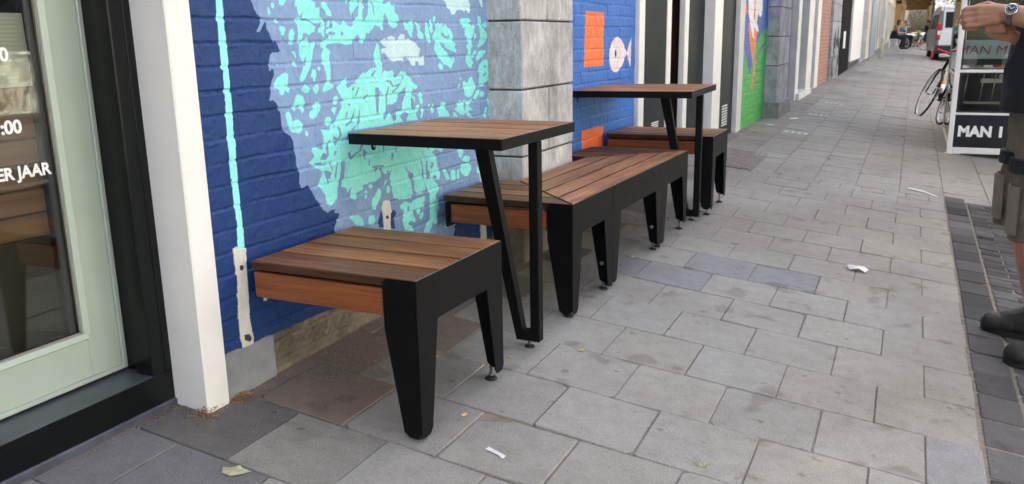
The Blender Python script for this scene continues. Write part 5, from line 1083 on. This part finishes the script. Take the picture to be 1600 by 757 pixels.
# wristwatch on the near wrist
wpos = Vector((1.915, 3.383, 1.082)); ax_ = (Vector((1.893,3.39,1.088))-Vector((1.965,3.365,1.070))).normalized()
up = Vector((0,-.93,.36)); up = (up-ax_*up.dot(ax_)).normalized(); sd = ax_.cross(up)
Mw = Matrix((( ax_.x, sd.x, up.x, wpos.x),(ax_.y, sd.y, up.y, wpos.y),(ax_.z, sd.z, up.z, wpos.z),(0,0,0,1)))
wt_ = E('wristwatch', wpos, 'steel wristwatch with dark dial on the wrist of the man in black', 'watch')
g = B(); n = 30
vs = []
for i in range(n):
    q = 2*math.pi*i/n
    for r_, w_ in ((.0325,-.009),(.0325,.009),(.0350,.008),(.0350,-.008)): vs.append((w_, r_*math.sin(q)*1.02, r_*math.cos(q)))
g.add(vs, [(i*4+k, ((i+1) % n)*4+k, ((i+1) % n)*4+(k+1) % 4, i*4+(k+1) % 4) for i in range(n) for k in range(4)]); g.xf(Mw); g.build('strap', mat('steel_links', (.18,.17,.16), .35, .9), wt_, True)
g = B(); g.lathe((0,0,.033), [(.0195,0),(.0205,.002),(.0205,.007),(.018,.009),(.0172,.0086)], 30); g.xf(Mw); cs = g.build('case', mat('polished_steel', (.75,.75,.76), .18, 1.), wt_, True)
g = B(); g.lathe((0,0,.0418), [(.0168,0),(.0168,.0006)], 30); g.xf(Mw); g.build('dial', mat('dark_dial', (.03,.035,.06), .2), wt_, True)
g = B()
for k in range(12):
    q = 2*math.pi*k/12; a = Vector((math.cos(q), math.sin(q), 0)); p0 = a*.0115; p1 = a*.0155; s_ = Vector((-a.y, a.x, 0))*.0007
    g.add([(*(p0-s_).xy,.0427),(*(p1-s_).xy,.0427),(*(p1+s_).xy,.0427),(*(p0+s_).xy,.0427)], [(0,1,2,3)])
for a_, L in ((.6,.013),(2.4,.009)):
    a = Vector((math.cos(a_), math.sin(a_), 0)); s_ = Vector((-a.y, a.x, 0))*.0008; p1 = a*L
    g.add([(*(-s_).xy,.0429),(*(p1-s_).xy,.0429),(*(p1+s_).xy,.0429),(*s_.xy,.0429)], [(0,1,2,3)])
g.xf(Mw); g.build('markers', M['vinyl'], wt_, True)
g = B(); g.box(-.034,.034,-.0045,.0045,-.06,.06,.004); g.xf(Matrix.Translation((1.868,3.432,1.068)) @ Matrix.Rotation(R(80),4,'Y') @ Matrix.Rotation(R(80),4,'Z'))
tag(g.build('smartphone', simple('black_phone', (.01,.01,.012), .25, .1, 4, 0)), 'dark smartphone half hidden in the hands of the man with the watch', 'phone')
# clothes
g = B(); loft(g, [(.748,2.085,3.54,.165,.205),(.80,2.085,3.54,.166,.207),(.95,2.085,3.54,.160,.200),(1.12,2.10,3.54,.150,.198),(1.28,2.125,3.54,.135,.205),(1.37,2.14,3.54,.10,.15),(1.40,2.14,3.54,.072,.085)], 32)
limb(g, [(2.14,3.42,1.335),(2.14,3.345,1.325),(2.172,3.305,1.18)], [.08,.080,.070]); limb(g, [(2.14,3.66,1.335),(2.14,3.735,1.325),(2.178,3.765,1.18)], [.08,.080,.070])
place(remesh(g, .007, 3), 'tshirt', blackc, t, .022, 11, 4)
g = B(); loft(g, [(.60,2.10,3.54,.135,.185),(.70,2.10,3.54,.145,.195),(.80,2.105,3.54,.142,.19),(.86,2.11,3.54,.13,.175)], 30)
for (kx, ky, hx, hy) in ((2.078,3.405,2.10,3.455),(2.055,3.695,2.095,3.625)):
    loft(g, [(.305,kx,ky,.098,.092),(.40,kx+.002,ky,.102,.096),(.55,(kx+hx)/2,(ky+hy)/2,.112,.104),(.70,hx,hy,.125,.115),(.78,hx,hy,.12,.115)], 24)
shorts = place(remesh(g, .006, 2), 'work_shorts', khaki, t, .014, 12, 8)
g = B()
for (kx, ky) in ((2.083,3.43),(2.072,3.668)): loft(g, [(.545,kx,ky,.121,.112),(.548,kx,ky,.123,.114),(.590,kx+.003,ky,.125,.116),(.593,kx+.003,ky,.123,.114)], 24)
g.build('black_band', blackc, shorts, True)
for (kx, ky) in ((2.078,3.405),(2.055,3.695)):
    g = B(); pl = []
    for k in range(9):
        q = math.pi-.75+1.5*k/8; pl.append((kx+.108*math.cos(q), ky+.103*math.sin(q)))
    vs = [(x_, y_, .33) for x_, y_ in pl]+[(x_-.004, y_, .50) for x_, y_ in pl]+[(kx+(x_-kx)*.97, ky+(y_-ky)*.97, .33) for x_, y_ in pl]+[(kx+(x_-kx)*.97, ky+(y_-ky)*.97, .50) for x_, y_ in pl]
    g.add(vs, [(k, k+1, 10+k, 9+k) for k in range(8)]+[(18+k, 27+k, 28+k, 19+k) for k in range(8)]+[(9+k,10+k,28+k,27+k) for k in range(8)]+[(k,18+k,19+k,k+1) for k in range(8)])
    g.build('knee_patch', khaki2, shorts, True)
boot(t, (1.958, 3.705), (2.185, 3.705, 0)); boot(t, (2.012, 3.365), (2.24, 3.39, 0))
g = B(); hair(g, (2.095,3.54,1.565), (-1,0)); place(remesh(g, .006, 1), 'hair', simple('dark_hair', (.03,.018,.012), .7, .3, 30, .3), t, .006, 60)

# ---- second man, almost hidden behind the first
t = E('person', (2.42, 5.8, gz(2.42, 5.8)), 'man in brown trousers standing behind the man in black, mostly hidden', 'person')
g = B(); zo = gz(2.4,5.8)
loft(g, [(zo+.9,2.45,5.8,.10,.15),(zo+1.1,2.45,5.8,.12,.16),(zo+1.3,2.45,5.8,.12,.18),(zo+1.45,2.46,5.8,.10,.19),(zo+1.5,2.46,5.8,.06,.1)])
limb(g, [(2.46,5.8,zo+1.46),(2.45,5.8,zo+1.58)], [.06,.055]); head(g, (2.43,5.8,zo+1.68), (-1,0))
for s_ in (-1,1):
    limb(g, [(2.46,5.8+s_*.2,zo+1.44),(2.50,5.8+s_*.24,zo+1.18),(2.42,5.8+s_*.2,zo+.96),(2.38,5.8+s_*.18,zo+.88)], [.055,.05,.038,.03])
    g.ball((2.37,5.8+s_*.175,zo+.83), .04, 12, (.6,.8,1.2))
for fx, fy, hy in ((2.30,6.08,5.90),(2.36,5.47,5.70)): limb(g, [(fx,fy,gz(fx,fy)+.1),(fx+.01,fy,zo+.5),(2.45,hy,zo+.9)], [.045,.06,.09])
place(remesh(g, .008, 2), 'body', SK, t)
g = B(); loft(g, [(zo+.72,2.45,5.8,.13,.18),(zo+.9,2.45,5.8,.135,.19),(zo+.97,2.45,5.8,.13,.18)], 24)
loft(g, [(gz(2.3,6.08)+.025,2.275,6.08,.095,.085),(zo+.45,2.33,6.06,.10,.09),(zo+.85,2.44,5.90,.115,.10)], 20); loft(g, [(gz(2.36,5.47)+.06,2.36,5.47,.085,.08),(zo+.45,2.38,5.52,.095,.09),(zo+.85,2.45,5.70,.115,.10)], 20)
limb(g, [(2.31,6.08,zo+.42),(2.44,5.90,zo+.86)], [.105,.125]); limb(g, [(2.37,5.48,zo+.42),(2.45,5.70,zo+.86)], [.105,.125]); limb(g, [(2.30,6.08,zo+.12),(2.31,6.08,zo+.46)], [.085,.10]); limb(g, [(2.36,5.47,zo+.13),(2.37,5.48,zo+.46)], [.08,.10])
place(remesh(g, .008, 2), 'trousers', khaki, t, .012, 12, 3)
g = B(); loft(g, [(zo+.88,2.45,5.8,.15,.20),(zo+1.1,2.45,5.8,.15,.19),(zo+1.35,2.46,5.8,.14,.20),(zo+1.5,2.47,5.8,.08,.12)], 24)
for s_ in (-1,1): limb(g, [(2.46,5.8+s_*.12,zo+1.45),(2.46,5.8+s_*.2,zo+1.43),(2.50,5.8+s_*.235,zo+1.22)], [.085,.085,.075])
place(remesh(g, .008, 2), 'shirt', simple('dark_shirt', (.03,.03,.035), .9, .2, 12, .2), t, .018, 11, 9)
boot(t, (2.17, 6.07), (2.38, 6.09, 0), sh=.13); boot(t, (2.215, 5.44), (2.44, 5.47, 0), sh=.13)
g = B(); hair(g, (2.43,5.8,zo+1.68), (-1,0)); place(remesh(g, .008, 1), 'hair', simple('brown_hair', (.05,.03,.02), .7, .3, 30, .3), t)

# ---- people sitting far down the street
def seated(x, y, top, trous, hairc, label, stool_label, long=True, bare=True):
    zo = gz(x, y); t = E('person', (x, y, zo), label, 'person')
    g = B()
    loft(g, [(zo+.44,x-.02,y,.13,.17),(zo+.58,x-.01,y,.125,.16),(zo+.75,x+.03,y,.12,.16),(zo+.90,x+.09,y,.10,.18),(zo+.95,x+.10,y,.05,.10)])
    limb(g, [(x+.10,y,zo+.93),(x+.16,y,zo+1.02)], [.055,.05]); head(g, (x+.19,y,zo+1.09), (1,0))
    for s_ in (-1,1):
        limb(g, [(x+.10,y+s_*.18,zo+.89),(x+.16,y+s_*.22,zo+.65),(x+.38,y+s_*.10,zo+.66)], [.055,.045,.03]); g.ball((x+.42,y+s_*.07,zo+.67), .04, 12)
        limb(g, [(x,y+s_*.09,zo+.50),(x+.40,y+s_*.12,zo+.49),(x+.34+.06*s_,y+s_*.12,zo+.09)], [.09,.065,.045])
        g.ball((x+.42+.06*s_,y+s_*.12,zo+.05), .045, 12, (2.0,1,.9))
    place(remesh(g, .010, 2), 'body', SK, t)
    g = B(); loft(g, [(zo+.43,x-.02,y,.15,.19),(zo+.58,x-.01,y,.145,.18),(zo+(.76 if bare else .88),x+.035,y,.135,.185)], 20)
    if not bare:
        for s_ in (-1,1): limb(g, [(x+.10,y+s_*.18,zo+.87),(x+.15,y+s_*.21,zo+.70)], [.07,.06])
    place(remesh(g, .012, 2), 'top', top, t, .01)
    g = B()
    for s_ in (-1,1): limb(g, [(x,y+s_*.09,zo+.50),(x+.41,y+s_*.12,zo+.49),(x+.34+.06*s_,y+s_*.12,zo+.14)], [.10,.08,.07])
    place(remesh(g, .012, 2), 'trousers', trous, t, .01)
    g = B()
    for s_ in (-1,1): g.ball((x+.42+.06*s_,y+s_*.12,zo+.052), .054, 12, (2.0,1,.95))
    g.build('shoes', M['rubber'], t, True)
    g = B(); hair(g, (x+.19,y,zo+1.09), (1,0), long); place(remesh(g, .012, 1), 'hair', hairc, t)
    s = E('stool', (x, y, zo), stool_label, 'stool')
    g = B(); g.box(x-.19,x+.17,y-.18,y+.18,zo+.395,zo+.43,.012); g.build('seat', M['white'], s, True)
    for a in (-1,1):
        for b_ in (-1,1):
            g = B(); g.tube([(x-.01+a*.13,y+b_*.13,zo+.395),(x-.01+a*.17,y+b_*.16,zo)], .024, 8); g.build('leg', M['white'], s, True)
seated(.70, 39.6, blackc, blackc, simple('auburn_hair', (.13,.045,.02), .7, .3, 30, .2), 'woman with auburn hair in black sleeveless top bending forward on a white stool', 'white stool under the woman in black')
seated(.92, 43.0, simple('blue_cotton', (.12,.30,.45), .9, .2, 10, .1), blackc, simple('grey_hair', (.2,.18,.16), .7, .3, 30, .2), 'person in light blue shirt seated just behind the woman in black', 'white stool under the person in light blue', False, False)

# ============================================================ SMALL THINGS ON THE GROUND
def flat(name, pts, x, y, rz, m, label, cat, lift=.003, curl=.004, group=None):
    g = B(); c, s_ = math.cos(R(rz)), math.sin(R(rz)); v = []
    for i, (u, w_) in enumerate(pts):
        X, Y = x+u*c-w_*s_, y+u*s_+w_*c; v.append((X, Y, gz(X, Y)+lift+curl*((i*37 % 11)/11)))
    n = len(v); ctr = (sum(p[0] for p in v)/n, sum(p[1] for p in v)/n, sum(p[2] for p in v)/n+curl*.5)
    lo = [(p[0],p[1],p[2]-.0008) for p in v]; g.add(v+[ctr]+lo, [(i,(i+1)%n,n) for i in range(n)]+[(n+1+i,n+1+(i+1)%n,(i+1)%n,i) for i in range(n)])
    return tag(g.build(name, m), label, cat, group)
paper = simple('litter_paper', (.66,.66,.65), .8, .14, 40, .3); leafm = simple('pale_leaf', (.42,.42,.26), .8, .3, 50, .2); husk = simple('brown_husk', (.33,.20,.09), .9, .4, 60, .3)
flat('paper_scrap', [(-.030,-.008),(.024,-.008),(.027,-.014),(.033,-.010),(.030,.004),(-.028,.007)], .724, 1.80, -12, paper, 'small white paper strip on the grey tiles in front of the nearest bench', 'litter', .0025, .001)
flat('paper_wad', [(-.040,-.015),(-.035,-.035),(.0,-.022),(.03,-.034),(.048,-.006),(.030,.018),(.018,.036),(-.012,.022),(-.03,.020),(-.055,.028),(-.046,.002)], 1.463, 4.23, 10, paper, 'crumpled white tissue lying on the tiles to the right of the corner bench', 'litter', .004, .02)
g = B(); n = 14; vs = []
for i in range(n):
    q = i/(n-1); X = 1.655+.20*q; Y = 6.68-.10*q-.09*q*q; w_ = .030*math.sin(math.pi*min(1, .25+q*.75))**.8+.002
    z = gz(X, Y)+.004+.006*math.sin(q*3); vs += [(X,Y-w_*.5,z),(X,Y+w_*.5,z+.004)]
g.add(vs+[(p[0],p[1],p[2]-.001) for p in vs], [(2*i,2*i+2,2*i+3,2*i+1) for i in range(n-1)]+[(2*n+2*i,2*n+2*i+1,2*n+2*i+3,2*n+2*i+2) for i in range(n-1)])
tag(g.build('plastic_strip', paper), 'curved white plastic strip on the tiles further along the pavement', 'litter')
flat('dry_leaf', [(-.03,-.012),(-.005,-.024),(.02,-.014),(.036,.004),(.012,.012),(.004,.022),(-.016,.012),(-.034,.010)], .232, 1.382, 25, leafm, 'pale dry leaf on a tile at the foot of the white post', 'leaf')
r_ = random.Random(4)
yl_ = simple('yellow_petal', (.62,.42,.12), .7, .2, 40, .1)
spots = [(712,'under the nearer table',.30,2.22),(0,'beside the leg of the nearer table',.50,2.36),(0,'on the joint left of the paper strip',.56,1.93),(0,'right of the paper strip at the lower edge',.86,1.68),(0,'in front of the corner bench near leg',.68,2.55),(0,'on the blue granite tiles',.50,3.72)]
for k, (a, wh, x, y) in enumerate(spots):
    flat('petal', [(-.010,-.004),(.002,-.008),(.011,-.001),(.004,.006),(-.007,.005)], x, y, r_.uniform(0,180), yl_, 'tiny yellow husk '+wh, 'husk', .003, .005)
g = B()
for k in range(9):
    a = r_.uniform(0,3.1); L = r_.uniform(.025,.07); X, Y = 1.215, 2.03
    g.tube([(X,Y,gz(X,Y)-.003),(X+.5*L*math.cos(a),Y+.5*L*math.sin(a)*.5,gz(X,Y)+.012),(X+L*math.cos(a),Y+L*math.sin(a)*.6,gz(X,Y)+.010+r_.uniform(0,.02))], [.0014,.001,.0004], 5)
tag(g.build('dry_weed', leafm), 'small withered weed growing from a tile joint in the foreground', 'weed')
# crumbs and seed husks gathered along the wall: too many to count
g = B()
def crumb(X, Y, s_, z=None):
    zz = gz(X, Y) if z is None else z; a = r_.uniform(0,6.28); c, d_ = math.cos(a)*s_, math.sin(a)*s_
    g.add([(X-c,Y-d_,zz),(X+d_*.5,Y-c*.5,zz+s_*.5),(X+c,Y+d_,zz+s_*.2),(X-d_*.5,Y+c*.5,zz+s_*.6)], [(0,1,3),(1,2,3),(0,1,2,3)])
for k in range(1700):
    q = r_.random()
    if q < .45: X, Y = r_.gauss(.10,.07), r_.gauss(1.92,.16)
    elif q < .7: X, Y = r_.gauss(-.015,.012), r_.uniform(1.64,3.3)
    elif q < .85: X, Y = 1.911+r_.gauss(0,.012), r_.uniform(1.5,6)
    else: X, Y = r_.uniform(.1,1.9), 2.2741+.2887*r_.randint(-4,12)+r_.gauss(0,.006)
    crumb(max(X,-.03), Y, r_.uniform(.0008,.0024))
tag(g.build('crumbs', simple('pale_crumbs', (.55,.46,.34), .9, .3, 60, 0)), 'pale crumbs scattered along the wall and the paving edge', 'crumbs', kind='stuff')
g = B()
for k in range(520):
    if k < 260: X, Y = .0+r_.gauss(-.03,.018), 1.565+r_.gauss(-.012,.022); h = max(0, .022-abs(X+.03)*.5)
    elif k < 430: X, Y = r_.gauss(-.012,.012), 1.672+r_.gauss(0,.028); h = max(0, .016-abs(Y-1.67)*.3)
    else: X, Y = -.115+r_.gauss(0,.01), r_.uniform(1.2,1.57); h = .003
    crumb(X, Y, r_.uniform(.002,.0055), gz(X, Y)+r_.uniform(0, h))
tag(g.build('husk_litter', husk), 'brown seed husks piled at the foot of the white post', 'litter', kind='stuff')
# white spots of paint in short rows on the far pavement
for j, (X, Y) in enumerate([(.588,8.95),(.61,10.87),(.641,12.57)]):
    g = B()
    for k in range(4):
        xx = X-.09+k*.062; g.prism([(xx-.018,Y-.03),(xx+.018,Y-.035),(xx+.022,Y+.03),(xx-.012,Y+.035)], 'z', gz(xx, Y)+.002, gz(xx, Y)+.0035)
    tag(g.build('paint_mark', M['vinyl']), ['nearest', 'middle', 'farthest'][j]+' of the three rows of four white paint dots on the pavement', 'marking')
flat('paper_scrap', [(-.04,-.02),(.03,-.03),(.05,.01),(-.01,.03)], .27, 9.3, 10, paper, 'white paper scrap on the pavement near the green wall', 'litter', .003, .01)
flat('paper_scrap', [(-.05,-.03),(.05,-.03),(.06,.02),(-.03,.04)], .42, 10.1, 40, paper, 'white paper scrap at the foot of the second stone pillar', 'litter', .003, .02)
